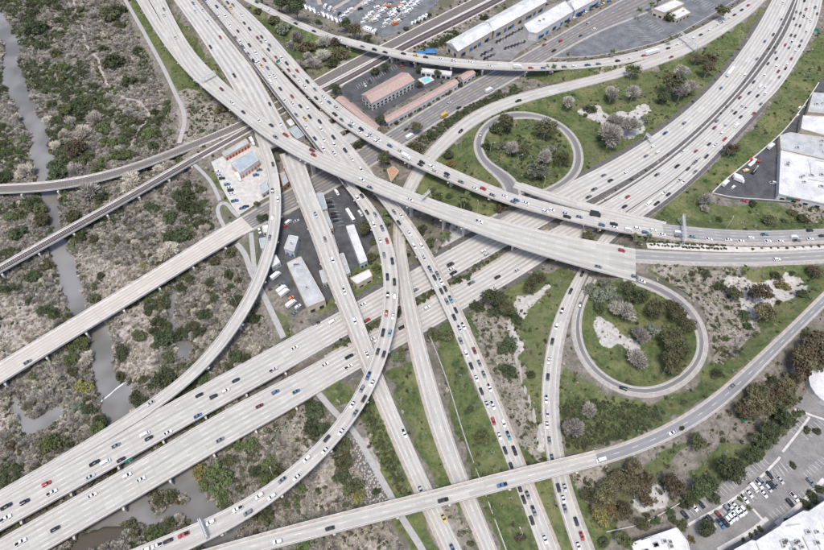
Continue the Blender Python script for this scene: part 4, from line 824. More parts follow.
# garden walls and hedges boundaries
def wall(px, h, label, mat=M_par, wd=.4, name='wall'):
    pts = P(px); G = np.array([gpt(*q) for q in pts]); C = dense(G, max(8, len(pts)*6)); 
    for i in range(len(C)): C[i, 2] = float(gh(C[i, 0], C[i, 1]))
    T = np.gradient(C[:, :2], axis=0); T /= np.linalg.norm(T, axis=1)[:, None]; N = np.stack([-T[:, 1], T[:, 0], 0*T[:, 0]], 1)
    V, F = loft(C, N, [(wd/2, -.6), (-wd/2, -.6), (-wd/2, h), (wd/2, h)]); return tag(link(name, mkmesh(name, V, F, mat)), label, 'wall')
wall('712,193.5 724,182 745,165 762,151 783,132 800,111 818,84', 1.6, 'pale boundary wall between grass strip and dark store yard', wd=.8)
wall('712,193.5 735,198 765,200 800,203 830,207', .8, 'low wall below the dark store yard', wd=.5)
wall('606,532 640,524 668,510 690,497', .8, 'thin pale fence wall above the small white building')
wall('553,58.5 590,57 630,50 665,40 700,22 740,-2', .9, 'low kerb wall along the upper right car park')
# ---------------------------------------------------------------- vegetation
def leafmat(name, a, b, rough=.8, trans=.0, inst=True):
    t = NT(name); v = t.n('ShaderNodeVertexColor', layer_name='Col'); s = t.n('ShaderNodeSeparateColor'); t.l(v.outputs[0], s.inputs[0])
    oi = t.n('ShaderNodeObjectInfo'); c = t.mix(s.outputs[0], a, b)
    h = t.n('ShaderNodeHueSaturation'); t.l(c, h.inputs['Color'])
    t.l(t.math('ADD', t.math('MULTIPLY', oi.outputs['Random'], .05), .475), h.inputs['Hue']); t.l(t.math('ADD', t.math('MULTIPLY', oi.outputs['Random'], .55), .72), h.inputs['Value'])
    return t.done(h.outputs[0], rough, .15)
LEAF = dict(dg=leafmat('dark_leaves', (.030, .038, .020), (.088, .104, .054)), lg=leafmat('green_leaves', (.048, .066, .026), (.145, .17, .075)), og=leafmat('olive_leaves', (.038, .043, .021), (.125, .125, .068)),
 br=leafmat('brown_leaves', (.048, .043, .024), (.15, .128, .078)), gr=leafmat('grey_twigs', (.17, .158, .138), (.52, .49, .44)), pk=leafmat('pale_twigs', (.38, .34, .28), (.68, .63, .55)), ye=leafmat('yellow_leaves', (.085, .08, .03), (.25, .215, .085)),
 pg=leafmat('grey_green_leaves', (.085, .10, .07), (.22, .24, .18)), gs=leafmat('grass_blades', (.07, .10, .03), (.17, .20, .075)))
M_bark = plain('bark', (.16, .125, .10), .9, .3, 2); M_barkp = plain('pale_bark', (.40, .36, .31), .9, .25, 2)
def crown(name, mat, n, seed, leaf, flat=.8, cz=.7, clumps=22, twig=False, fill=.35):
    r = np.random.default_rng(seed); cl = r.normal(size=(clumps, 3)); cl /= np.linalg.norm(cl, axis=1)[:, None]; cl *= (r.random(clumps)**.4*.78)[:, None]; cl[:, 2] = np.abs(cl[:, 2])*.9-.15
    cr_ = .18+.26*r.random(clumps); shade = r.random(clumps)
    k = r.integers(0, clumps, n); d = r.normal(size=(n, 3)); d /= np.linalg.norm(d, axis=1)[:, None]; rad = (fill+(1-fill)*r.random(n)**.5)
    c = cl[k]+d*(cr_[k]*rad)[:, None]; c[:, 2] = c[:, 2]*flat+cz
    if twig:
        ax = c-np.array([0, 0, cz-.55])+r.normal(size=(n, 3))*.3; ax /= np.linalg.norm(ax, axis=1)[:, None]; sd = np.cross(ax, r.normal(size=(n, 3))); sd /= np.linalg.norm(sd, axis=1)[:, None]
        a = ax*(leaf*1.9*(.6+.8*r.random(n)))[:, None]; b = sd*(leaf*.30)
    else:
        nr = d*.6+r.normal(size=(n, 3))*.5+[0, 0, .6]; nr /= np.linalg.norm(nr, axis=1)[:, None]; a = np.cross(nr, r.normal(size=(n, 3))); a /= np.linalg.norm(a, axis=1)[:, None]; b = np.cross(nr, a); s = leaf*(.6+.8*r.random(n))[:, None]; a = a*s; b = b*s*.75
    V = np.stack([c-a-b*.4, c-b, c+a+b*.2, c+b*.9], 1).reshape(-1, 3); V[:, 2] = np.maximum(V[:, 2], -.05)
    F = np.arange(4*n).reshape(n, 4); col = np.clip(shade[k]*.6+r.random(n)*.5, 0, 1); vc = np.repeat(col, 4)[:, None]*np.ones(3)
    return mkmesh(name, V, F, mat, vcol=vc)
def trunkmesh(name, seed, h, mat, limbs=5, r0=.07, spread=.55, top=.9):
    rr = random.Random(seed); mb = MB(); z = h*.55; mb.tube([(0, 0, -.12), (rr.uniform(-.03, .03), rr.uniform(-.03, .03), z*.6), (rr.uniform(-.06, .06), rr.uniform(-.06, .06), z)], r0, r0*.7, 6)
    for k in range(limbs):
        a = 2*math.pi*(k+rr.random()*.6)/limbs; s = spread*rr.uniform(.6, 1.1); e = h+top*rr.uniform(.2, .7)
        mb.tube([(0, 0, z*.85), (math.cos(a)*s*.5, math.sin(a)*s*.5, (z+e)/2), (math.cos(a)*s, math.sin(a)*s, e)], r0*.6, r0*.15, 5)
    return mb.mesh(name, mat)
BUSH, TREE = {}, {}
for kd, m in LEAF.items():
    tw = kd in ('gr', 'pk')
    BUSH[kd] = [(crown('foliage', m, 1100 if not tw else 1500, 100+7*i+hash(kd) % 1, .085 if not tw else .11, .72, .42, 20, tw), trunkmesh('stem', i, .3, M_bark, 4, .05, .5, .5)) for i in range(3)]
    TREE[kd] = [(crown('crown', m, 1400 if not tw else 2000, 300+7*i, .075 if not tw else .12, .85, 1.35, 26, tw, .25), trunkmesh('trunk', i+9, .95, M_barkp if kd in ('gr', 'og', 'lg', 'br') else M_bark, 6, .06, .6, .95)) for i in range(3)]
def palm_meshes():
    r = random.Random(3); V, F, Cc = [], [], []
    for k in range(22):
        a = 2*math.pi*k/22+r.uniform(-.1, .1); el = r.uniform(-.2, 1.1); p = np.array([0, 0, 3.6]); d = np.array([math.cos(a)*math.cos(el), math.sin(a)*math.cos(el), math.sin(el)]); s = np.array([-math.sin(a), math.cos(a), 0])*.2; b = len(V)
        for q in range(5): w_ = s*(1, 1.3, 1.1, .7, .1)[q]; V += [tuple(p-w_), tuple(p+w_)]; p = p+d*.34; d = d-np.array([0, 0, .33]); d /= np.linalg.norm(d)
        for q in range(4): F.append((b+2*q, b+2*q+1, b+2*q+3, b+2*q+2))
    vc = np.random.default_rng(1).random(len(V))[:, None]*np.ones(3)
    return mkmesh('fronds', V, F, LEAF['lg'], vcol=vc), MB().tube([(0, 0, -.2), (.06, 0, 1.8), (0, .03, 3.65)], .16, .11, 6).mesh('trunk', M_barkp)
PALM = palm_meshes()
REGION = [(P('575,283 625,276 690,303 706,345 690,378 645,393 598,377 576,340'), 'inside the lower right loop ramp'), (P('475,140 500,112 550,112 584,150 572,182 545,198 505,182 478,162'), 'inside the upper loop ramp'),
 (P('-20,-20 52,-20 20,60 52,170 48,190 -20,190'), 'left of the river at top left'), (P('-20,-20 130,-20 186,130 188,146 120,172 50,184 20,60'), 'in the marsh above the rail bridges'),
 (P('-20,186 52,182 60,235 -20,272'), 'left of the river between the rail bridges'), (P('50,184 195,148 195,160 64,232'), 'between the two rail bridges'), (P('-20,262 64,228 100,290 -20,372'), 'left of the river above the pale bridge'),
 (P('60,230 200,156 245,216 90,310'), 'between dark rail bridge and pale road bridge'), (P('-20,364 110,300 120,440 -20,500'), 'left of the river below the pale bridge'), (P('85,325 260,220 275,280 200,365 120,430'), 'between the pale bridge and the curved ramp'),
 (P('190,370 262,282 330,330 240,370 150,415'), 'between curved ramp and freeway bridge'), (P('0,540 60,550 206,456 330,385 390,350 300,460 140,550 20,600'), 'between freeway bridge and the long curved overpass'), (P('130,560 320,455 400,380 450,500 230,560'), 'between curved overpass and slender bottom bridge'), (P('230,556 440,505 470,560 240,590'), 'below the slender bottom bridge at left'),
 (P('240,-10 340,38 380,55 320,90 300,70'), 'between the top overpass and busy freeway'), (P('240,-10 300,-10 410,40 370,52 330,40'), 'above the top overpass beside the camper lot'), (P('330,60 480,50 480,95 390,140 330,110'), 'around the pink-roofed motel'), (P('380,180 400,115 560,60 560,90 440,165'), 'along the avenue below the motel'),
 (P('430,165 480,110 780,-10 735,60 640,145 585,182'), 'on the grass between upper loop and freeway'), (P('560,66 640,50 640,-10 780,-10 690,45'), 'around the upper right car park'), (P('390,185 440,165 520,200 620,240 560,240 470,260 400,220'), 'under the flyovers at centre'), (P('640,220 840,0 840,235 680,235'), 'on the grass by the store at right'),
 (P('640,236 830,240 830,254 640,252'), 'on the pale strip by the right-hand road'), (P('640,262 840,262 840,290 700,410 712,340'), 'between lower loop and right-hand road'), (P('560,452 556,366 610,398 650,404 720,390 640,438'), 'below the lower loop'), (P('590,560 590,500 610,460 690,432 840,300 840,400 700,500 640,560'), 'on the slope above the bottom right car park'), (P('620,560 700,490 840,390 840,560'), 'in the bottom right car park'),
 (P('250,180 380,180 400,290 300,330'), 'around the dark yards at centre'), (P('430,350 400,340 540,270 590,265 545,350 560,560 440,560'), 'between the freeways at bottom centre'), (P('150,0 270,120 180,150'), 'beside the freeway at upper left')]
def region(x, y):
    for poly, ph in REGION:
        if bool(inpoly(np.array(float(x)), np.array(float(y)), poly)): return ph
    return 'near the %s of the picture' % ('top' if y < 183 else 'middle' if y < 366 else 'bottom')
KIND = dict(dg='dark green', lg='bright green', og='olive green', br='brown-green', gr='bare grey', pk='pale straw-coloured', ye='yellow-tinged', pg='grey-green')
ORD = 'first second third fourth fifth sixth seventh eighth ninth tenth eleventh twelfth thirteenth fourteenth fifteenth sixteenth seventeenth eighteenth nineteenth twentieth'.split()
def ordn(i): return ORD[i] if i < 20 else '%d%s' % (i+1, {1: 'st', 2: 'nd', 3: 'rd'}.get((i+1) % 10 if (i+1) // 10 % 10 != 1 else 0, 'th'))
VEG = []      # (px, py, radius px, kind, form)
def tl(ox, oy, s):
    for q in s.split():
        a = q.split(','); x, y = Z_(ox, oy, float(a[0]), float(a[1])); VEG.append((x, y, float(a[2])/5.886, a[3], a[4] if len(a) > 4 else 'b'))
tl(0, 0, '200,75,30,dg 215,170,58,dg 240,265,42,dg 345,120,30,dg 345,45,28,dg 640,90,62,og 700,60,48,dg 665,365,54,dg 370,400,36,lg 330,310,35,lg 195,370,26,dg 490,430,26,dg 610,290,26,dg 705,150,32,og 760,480,42,dg 800,300,30,dg 270,350,26,pk 355,180,20,pk 555,510,26,dg 290,15,30,dg 180,30,26,dg 560,90,30,gr 690,275,26,gr 420,330,26,gr 470,60,24,og 365,450,30,lg 130,90,26,gr 90,130,22,gr')
tl(0, 90, '300,85,27,dg 380,120,46,lg 455,75,36,dg 530,60,40,og 470,150,36,dg 380,265,30,pk 280,185,30,pk 475,250,46,pk 560,170,46,pk 600,230,46,lg 620,300,30,lg 665,305,36,lg 720,290,36,lg 440,345,66,br 520,400,42,lg 610,415,34,lg 690,380,42,lg 740,385,42,lg 330,330,32,pk 330,445,52,dg 350,500,52,dg 440,470,46,gr 580,465,40,lg 155,480,52,pk 100,165,32,pk 130,290,26,lg 20,215,24,dg 25,520,42,dg 330,180,36,dg 420,185,28,gr 775,185,24,lg 15,330,26,dg 640,40,24,gr 760,130,28,gr')
tl(0, 180, '190,145,46,dg 110,205,42,lg 50,215,32,lg 110,310,52,dg 250,240,46,og 235,170,42,lg 300,295,26,dg 480,330,42,dg 510,70,60,gr 600,100,42,dg 430,220,46,og 760,40,46,pk 690,50,30,gr 270,510,36,og 690,350,26,og 550,350,28,og')
tl(120, 90, '160,255,42,lg 215,265,32,lg 300,245,20,lg 70,185,32,og 230,465,36,pk 280,440,32,pk 60,525,50,pk 340,410,26,lg 600,110,36,br 195,330,32,dg 225,180,26,dg 480,240,14,lg 205,130,24,dg')
tl(120, 180, '370,100,58,dg 430,165,36,dg 385,150,50,dg 285,220,46,dg 180,155,36,dg 290,330,42,dg 360,330,52,dg 420,330,32,og 275,415,52,pk 500,290,32,pk 400,30,36,dg 480,250,34,og 140,500,26,ye 560,480,34,og 650,430,34,og 480,60,30,og')
tl(240, 180, '115,225,26,dg,t 150,215,26,dg,t 735,280,46,og,t 785,365,22,lg 805,515,32,lg 770,460,30,og 95,140,14,dg')
tl(0, 270, '190,40,42,dg 260,230,36,dg 170,180,26,dg 480,430,46,lg 430,440,42,lg 420,520,42,lg 710,490,46,dg 590,35,26,dg 35,115,26,dg 560,170,32,og 800,390,32,og 350,310,26,gr 520,510,40,pk 560,90,26,og 310,190,24,gr')
tl(120, 270, '160,235,36,dg 220,310,42,dg 275,330,32,lg 265,400,56,dg 200,370,32,dg 360,380,46,dg 470,365,36,dg 490,260,42,dg 560,170,32,dg 530,75,32,og 640,100,28,dg 360,100,32,dg 120,395,32,og 210,440,26,og 15,490,32,dg 280,520,36,og 690,180,42,dg 790,285,42,dg 240,180,32,og 680,510,42,dg 410,50,36,og 430,330,36,og 640,30,30,dg 740,520,30,og 700,60,28,og')
tl(0, 360, '190,95,26,lg 228,168,17,lg 495,150,46,ye 520,285,42,dg 300,480,62,lg 590,360,42,dg 580,405,42,lg 410,500,22,dg 710,95,30,og 800,210,36,dg 405,170,17,dg 430,70,36,og 460,270,36,pg 70,355,30,pk 270,200,40,gr 200,220,40,gr 240,290,36,gr 410,15,30,og 60,500,30,br')
tl(120, 360, '265,110,62,dg 135,110,32,og 190,140,32,dg 490,115,36,lg 110,250,42,dg 400,180,26,dg 640,500,32,lg 710,500,42,lg 770,490,28,lg 640,40,28,og 390,400,14,lg 420,385,14,lg 480,360,16,lg')
tl(120, 457, '470,85,46,ye 590,95,70,lg 510,150,42,lg 560,195,36,lg 600,240,42,lg 630,290,32,og 230,250,40,og 290,230,36,og 190,210,30,og 350,370,32,pk 190,440,50,lg 290,400,42,og 60,400,50,og 800,80,42,dg 640,20,36,og 250,420,36,dg 90,460,40,og')
tl(240, 360, '440,300,56,dg 430,400,56,dg 500,400,42,dg 410,260,36,dg 60,490,42,lg 620,500,42,og 300,300,30,br')
tl(240, 457, '160,25,46,lg 180,105,60,lg 230,95,42,og 355,185,32,lg 270,285,28,lg 340,280,24,lg 330,240,28,lg 150,350,50,og 595,110,50,dg 680,180,56,og 620,30,50,og 690,230,42,ye 370,530,42,lg 90,330,36,og 800,200,26,dg')
tl(360, 360, '715,455,46,lg 640,290,26,dg')
tl(360, 270, '510,390,42,og 430,375,42,og 780,160,62,dg,t 800,250,42,dg 690,210,42,dg 640,40,20,dg 580,60,18,dg')
tl(480, 270, '150,220,50,og,t 150,440,56,dg 300,90,46,og,t 340,40,36,og 650,110,36,pg 700,150,48,pg 740,90,40,pg 800,230,46,gr,t 700,220,34,dg 210,290,40,dg')
tl(480, 360, '165,70,50,dg 550,410,62,gr,t 20,450,36,lg 640,290,40,gr 300,90,26,dg')
tl(480, 457, '740,200,70,br,t 760,310,56,ye,t 640,220,52,og,t 700,290,56,br,t 800,120,46,br,t 240,480,30,br')
tl(600, 457, '190,60,50,br,t 170,160,74,br,t 250,150,58,br,t 30,170,46,br,t 40,310,50,ye,t 110,340,42,br,t 430,180,68,br,t 590,190,62,lg,t 760,80,70,dg,t 660,220,42,dg 250,395,46,og,t 150,490,56,lg,t 500,275,30,dg 625,420,50,dg,t 430,375,28,dg 325,370,28,dg 415,325,26,dg 480,400,36,og 540,480,20,ye 20,500,32,dg 350,110,26,pg 800,60,50,dg,t')
tl(684, 360, '430,190,58,og,t 440,280,76,br,t 355,320,42,dg 540,260,34,og,t 600,170,66,br,t 680,50,76,br,t 790,30,60,br,t 520,130,36,dg,t 560,340,46,dg 545,410,46,dg 600,330,42,dg 500,470,50,dg 440,510,42,lg 230,475,17,dg 180,100,14,dg 720,410,22,dg 780,420,22,dg 640,110,50,br,t 480,220,46,br,t')
tl(684, 270, '440,135,60,br,t 470,250,62,br,t 300,140,46,og,t 360,265,36,dg 375,330,24,dg 585,95,36,ye 695,140,32,dg 250,405,20,dg 320,485,20,dg 45,20,17,br 750,490,86,br,t 720,380,32,lg 780,20,36,br,t 560,190,18,dg 520,150,16,dg 215,100,34,dg 540,30,30,og 640,20,20,dg 130,20,26,dg')
tl(600, 270, '150,245,58,gr,t 240,380,52,gr,t 310,360,46,pg,t 430,400,80,og,t 460,250,60,og,t 330,230,66,og,t 220,150,58,dg,t 160,100,42,og,t 420,200,42,og,t 520,330,50,og,t 420,500,60,og,t 220,525,56,gr,t 60,130,46,pg 90,190,42,pg 500,480,44,og,t')
tl(600, 360, '430,40,60,og,t 570,490,58,og,t 670,100,14,lg 480,400,16,dg 690,80,26,dg 330,330,18,dg')
tl(480, 90, '155,190,50,og,t 390,220,64,og,t 520,75,38,gr,t 775,20,36,gr,t 770,270,72,gr,t 185,345,42,gr,t 260,350,42,og,t 380,400,44,gr,t 415,355,40,pg 335,480,56,pg,t 480,410,40,og,t 500,390,30,og 100,230,42,dg 40,330,32,dg 650,115,34,dg 130,330,30,pg 620,150,14,dg')
tl(600, 90, '70,30,42,gr,t 195,20,42,gr,t 60,270,62,gr,t 180,210,58,gr,t 250,180,30,pg 480,10,50,gr,t 380,40,42,dg,t 775,350,42,br,t 90,200,50,gr,t')
tl(600, 0, '195,420,42,lg,t 420,490,66,og,t 530,510,48,gr,t 575,340,36,br,t 650,345,36,br,t 635,410,40,br,t 480,430,38,gr,t 410,105,32,dg 720,70,42,og,t 380,80,20,dg')
tl(684, 180, '125,120,34,gr,t 210,230,20,dg 505,235,42,og 590,240,20,dg 700,230,32,dg 760,530,36,br,t 120,170,26,gr 640,190,26,br 400,140,24,dg')
tl(480, 180, '640,325,42,og,t 130,170,36,br')
tl(360, 180, '450,100,34,lg,t 525,95,20,dg 365,295,36,dg 410,370,36,og 430,60,20,og 640,170,30,dg')
tl(360, 90, '120,175,32,dg,t 140,400,46,og,t 320,345,46,og 330,220,38,og,t 420,265,28,dg 520,385,32,dg 540,435,26,ye 470,235,22,dg 520,205,22,dg 570,170,22,dg 620,130,22,dg 680,100,22,dg 740,70,22,dg 800,40,22,dg 240,165,18,dg 290,140,18,og 340,110,18,dg 400,80,18,og 450,50,18,dg 500,20,18,dg 200,190,22,dg')
tl(240, 0, '330,50,60,dg,t 290,20,46,dg,t 240,25,42,dg,t 265,170,48,pg 395,275,50,br 620,145,36,dg,t 675,190,42,br,t 590,310,46,br 560,520,36,dg,t 795,420,26,dg 400,330,30,gr,t 460,130,20,dg 750,230,30,dg,t 330,220,40,gr 430,380,44,gr 350,390,40,gr 490,330,40,gr 540,370,36,dg 100,70,26,og 200,120,34,og 500,250,34,gr 560,250,30,br 300,270,30,gr')
tl(360, 0, '150,395,28,dg,t 90,420,24,dg,t 345,410,22,dg,t 350,495,22,dg,t 457,432,24,dg,t 515,530,26,dg 585,500,20,dg 685,430,22,dg 730,100,24,dg 440,265,20,dg 480,240,20,dg 520,215,20,dg 560,190,18,dg 340,125,16,dg 375,110,16,dg 405,90,16,dg 270,170,16,dg')
tl(240, 90, '700,325,30,dg')
tl(684, 457, '130,430,48,dg,t 640,50,20,dg 380,300,15,lg 330,245,15,lg 720,280,30,dg 760,230,34,dg 800,190,26,dg 450,420,18,dg 420,440,14,br 390,460,14,dg 350,485,12,dg 600,370,16,dg')
PALMS = [(240, 180, 95, 140, 14), (600, 0, 230, 70, 17), (600, 0, 305, 25, 17), (600, 0, 345, 5, 15), (600, 0, 415, 225, 15), (600, 0, 75, 305, 13), (480, 0, 393, 400, 14), (480, 0, 435, 397, 14), (480, 0, 514, 330, 13), (480, 0, 780, 305, 14), (360, 180, 620, 105, 30), (360, 180, 600, 120, 24), (360, 180, 145, 190, 20), (360, 180, 155, 235, 20), (360, 180, 490, 335, 17), (360, 180, 520, 315, 18), (360, 270, 205, 515, 20), (360, 270, 240, 480, 20), (360, 270, 245, 515, 20), (600, 180, 208, 330, 17), (600, 180, 243, 350, 17), (600, 180, 290, 330, 17),
 (480, 457, 50, 245, 15), (480, 457, 80, 300, 15), (480, 457, 85, 350, 16), (360, 457, 645, 22, 15), (360, 457, 682, 48, 15), (360, 457, 675, 95, 16)]
for q in ((744,412,10,'br'),(756,398,12,'br'),(772,392,12,'br'),(787,401,10,'og'),(781,416,9,'dg'),(768,429,9,'dg'),(762,441,9,'dg'),(753,456,9,'dg'),(726,468,9,'dg'),(738,465,8,'og'),(700,490,10,'dg'),(690,497,8,'dg'),(712,483,8,'dg'),(620,478,10,'br'),(632,468,9,'br'),(606,495,11,'br'),(600,515,10,'ye'),(625,510,9,'br'),(645,500,8,'br'),(815,345,14,'br'),(800,362,12,'br')): VEG.append((*q, 't'))
for ox, oy, x, y, r in PALMS: VEG.append((*Z_(ox, oy, x, y), r/5.886, 'palm', 'p'))
for zx in (312, 407, 457, 512, 555, 605, 652, 700, 747, 793): VEG.append((*Z_(684, 180, zx, 400+(zx == 407)*8-max(0, zx-600)*.06), (2.0 if zx in (407, 605, 793) else 1.4), 'dg', 's'))
rr = random.Random(5)
for i in range(64):
    f = (i % 32)/31; VEG.append((650+f*76+rr.uniform(-1, 1), 241.2+f*6.5-2*f*f+(3.0 if i > 31 else 0)+rr.uniform(-.6, .6), rr.uniform(1.2, 1.9), 'dg', 's'))
recs = []
for (x, y, rp, kd, form) in VEG:
    g = gpt(x, y); dep = (g[1]*CT-(g[2]-HC)*ST); rm = rp*dep/FPX*(1.22 if form == 'b' else 1.1 if form == 't' else 1.0)
    up = rm*(1.3 if form == 't' else 3.5 if form == 'p' else .45); up = up*.9
    g = gpt(x, y, up)
    recs.append([x, y, g, rm, kd, form])
bucket = {}
for q in recs:
    fm = dict(t='tree', b='bush', p='palm tree', s='hedge plant')[q[5]]; ph = ('%s %s' % (KIND[q[4]], fm)) if q[5] in 'tb' else ('palm tree' if q[5] == 'p' else 'small dark shrub')
    bucket.setdefault((ph, region(q[0], q[1])), []).append(q)
for (ph, rg), qs in bucket.items():
    qs.sort(key=lambda q: (q[0], q[1]))
    for i, q in enumerate(qs):
        x, y, g, rm, kd, form = q; nm = dict(t='tree', b='bush', p='palm_tree', s='shrub')[form]
        o = empty(nm, (g[0], g[1], g[2]-.05), rr.uniform(0, 6.28)); s = rm*rr.uniform(.97, 1.07)
        if form == 'p': s = rm*1.0
        o.scale = (s, s*rr.uniform(.9, 1.1), s*rr.uniform(.85, 1.1))
        tag(o, ('only %s %s' % (ph, rg)) if len(qs) == 1 else '%s %s from left %s' % (ordn(i), ph, rg), 'tree' if form in 'tp' else 'bush', 'trees and bushes %s' % rg)
        a, b = PALM if form == 'p' else (TREE if form == 't' else BUSH)[kd][rr.randrange(3)]
        link(a.name.split('.')[0], a, o); link('trunk' if form in 'tp' else 'stem', b, o)
# ---- uncountable ground cover, one object per kind
occ = foot.copy()
for k, (poly, z) in LOTS.items(): occ |= inpoly(*proj(np.stack([XX, YY, np.full_like(XX, z)], -1)), poly)
for C_, wd in PATHS:
    for c in C_:
        i = int((c[0]-GX0)/GS); j = int((c[1]-GY0)/GS); occ[max(0, j-2):j+3, max(0, i-2):i+3] |= True
occ |= (GAP_SHADE > .4) | riv | (ground_z < WZ+.15) | (trail > .2)
for k, r in RD.items():      # no growth poking into low decks
    for c, wd in zip(r['C'][r['isb']], r['W'][r['isb']]):
        rad = wd/2+.5; i0 = max(0, int((c[0]-rad-GX0)/GS)); i1 = int((c[0]+rad-GX0)/GS)+2; j0 = max(0, int((c[1]-rad-GY0)/GS)); j1 = int((c[1]+rad-GY0)/GS)+2
        occ[j0:j1, i0:i1] |= (np.hypot(XX[j0:j1, i0:i1]-c[0], YY[j0:j1, i0:i1]-c[1]) < rad) & (c[2]-ground_z[j0:j1, i0:i1] < 5.5)
inview = (PXG > -70) & (PXG < 894) & (PYG > -45) & (PYG < 610)
CLS = {}
def scatter(name, label, protos, pts, sc):
    col = bpy.data.collections.new(name+'_kinds')
    for i, m in enumerate(protos): col.objects.link(bpy.data.objects.new('%s_kind' % name, m))
    me = bpy.data.meshes.new(name); me.vertices.add(len(pts)); me.vertices.foreach_set('co', np.asarray(pts, np.float32).ravel())
    r = np.random.default_rng(len(pts))
    for nm, typ, d in (('sc', 'FLOAT', sc), ('rot', 'FLOAT', r.random(len(pts))*6.28), ('pid', 'INT', r.integers(0, len(protos), len(pts)))):
        a = me.attributes.new(nm, typ, 'POINT'); a.data.foreach_set('value', np.asarray(d, np.float32 if typ == 'FLOAT' else np.int32))
    o = link(name, me); tag(o, label, 'vegetation', None, 'stuff')
    ng = bpy.data.node_groups.new(name, 'GeometryNodeTree'); ng.interface.new_socket('Geometry', in_out='INPUT', socket_type='NodeSocketGeometry'); ng.interface.new_socket('Geometry', in_out='OUTPUT', socket_type='NodeSocketGeometry')
    nd, lk = ng.nodes, ng.links; gi = nd.new('NodeGroupInput'); go = nd.new('NodeGroupOutput'); ip = nd.new('GeometryNodeInstanceOnPoints'); ci = nd.new('GeometryNodeCollectionInfo')
    ci.inputs['Collection'].default_value = col; ci.inputs['Separate Children'].default_value = True; ci.inputs['Reset Children'].default_value = True; ip.inputs['Pick Instance'].default_value = True
    def at(nm, typ): x = nd.new('GeometryNodeInputNamedAttribute'); x.data_type = typ; x.inputs[0].default_value = nm; return [s for s in x.outputs if s.enabled and s.name == 'Attribute'][0]
    cx = nd.new('ShaderNodeCombineXYZ'); lk.new(at('rot', 'FLOAT'), cx.inputs[2]); er = nd.new('FunctionNodeEulerToRotation'); lk.new(cx.outputs[0], er.inputs[0])
    lk.new(gi.outputs[0], ip.inputs['Points']); lk.new(ci.outputs[0], ip.inputs['Instance']); lk.new(at('pid', 'INT'), ip.inputs['Instance Index']); lk.new(er.outputs[0], ip.inputs['Rotation']); lk.new(at('sc', 'FLOAT'), ip.inputs['Scale']); lk.new(ip.outputs[0], go.inputs[0])
    md = o.modifiers.new('scatter', 'NODES'); md.node_group = ng
    return o
def sample(dens, seed, lo, hi, power=1.5):
    d = np.where(occ | ~inview, 0, dens); r = np.random.default_rng(seed); n = r.poisson(d*GS*GS); j, i = np.nonzero(n); k = n[j, i]; j = np.repeat(j, k); i = np.repeat(i, k)
    x = gx[i]+(r.random(len(i))-.5)*GS; y = gy[j]+(r.random(len(j))-.5)*GS; s = lo+(hi-lo)*r.random(len(x))**power
    return np.stack([x, y, gh(x, y)-.08], 1), s
SM = {}
for kd in ('gr', 'pk', 'dg', 'og', 'br', 'lg', 'pg', 'gs'):
    tw = kd in ('gr', 'pk'); SM[kd] = [crown('%s_clump' % kd, LEAF[kd], 330 if tw else 200, 900+i*3, .15 if tw else .16, .75 if kd != 'gs' else .4, .4 if kd != 'gs' else .12, 9, tw) for i in range(4)]
nz = vnoise(22, 31); nz2 = vnoise(11, 32); nz3 = vnoise(45, 33)
scr = Z_scrub*(1-Z_sand)*(1-.75*Z_rock)
far = np.clip((PYG-0)/550, 0, 1)
a, s = sample(scr*(.08+.13*(nz > .4)), 1, 1.0, 3.0); scatter('grey_scrub', 'dense grey leafless scrub covering the marsh at left', SM['gr']+SM['pk'][:1], a, s)
a, s = sample(scr*.15*(nz2 > .42)+.03*Z_dirt, 2, .8, 2.4); scatter('brown_scrub', 'low brown and olive scrub between the grey thickets', SM['br'][:2]+SM['og']+SM['pg'][:2], a, s)
a, s = sample(scr*.26*((nz < .47) & (nz3 > .3)), 3, 1.0, 3.4); scatter('green_scrub', 'patches of dark green undergrowth in the marsh', SM['dg']+SM['dg'][:2]+SM['lg'][:2], a, s)
a, s = sample(Z_sand*.26+scr*(.02+.10*(nz3 < .42)), 4, .6, 2.2); scatter('pale_reeds', 'pale dry reeds on the sandy flats and among the scrub', SM['pk'], a, s)
Z_ivy = zone(['546,428 570,400 640,404 668,410 640,436 600,446 552,450', '360,398 374,395 402,455 440,560 420,560 392,500', '640,238 728,243 726,250 648,247'], .6, 1)
IV2 = zone(['668,512 690,497 715,482 740,465 765,445 790,415 800,395 808,400 798,425 770,452 742,472 715,490 692,505 674,516', '546,428 570,400 640,404 668,410 640,436 600,446 552,450', '360,398 374,395 396,453 412,492 404,500 384,470', '405,165 440,135 480,108 520,92 515,88 470,104 430,128 404,148', '330,347 365,323 382,313 416,297 435,287 480,262 505,246 520,240 500,254 485,266 440,292 420,305 380,327 350,347', '420,55 445,47 465,36 452,34 424,48', '388,124 420,106 470,80 480,74 474,72 440,90 392,116'], .6, 1)
a, s = sample(IV2*.55, 5, .7, 1.9); scatter('ivy', 'dark broad-leaved ground cover below the loop and beside the bike path', SM['dg']+SM['og'][:2]+SM['lg'][:1], a, s)
BANK = zone(['600,470 660,450 720,420 780,360 800,400 760,440 700,480 650,520 600,540'], .5, 1)
L1in = zone(['478,140 490,124 520,116 552,120 574,145 568,172 540,190 505,178 484,160'], .3, 1)
gm = Z_grass*(1-Z_white)*(1-scr)
a, s = sample(gm*(.06+.16*(nz2 > .5)), 6, .35, 1.1); scatter('grass_tufts', 'rough green grass tufts on the verges and loop islands', SM['gs'], a, s)
a, s = sample(gm*(.004+.028*(nz > .55))+Z_dirt*.05+BANK*.06+.02*(1-scr)*(1-gm)+L1in*.08, 7, .5, 1.9); scatter('verge_shrubs', 'scattered low dark shrubs on the grassy verges', SM['dg']+SM['og']+SM['pg'][:2], a, s)
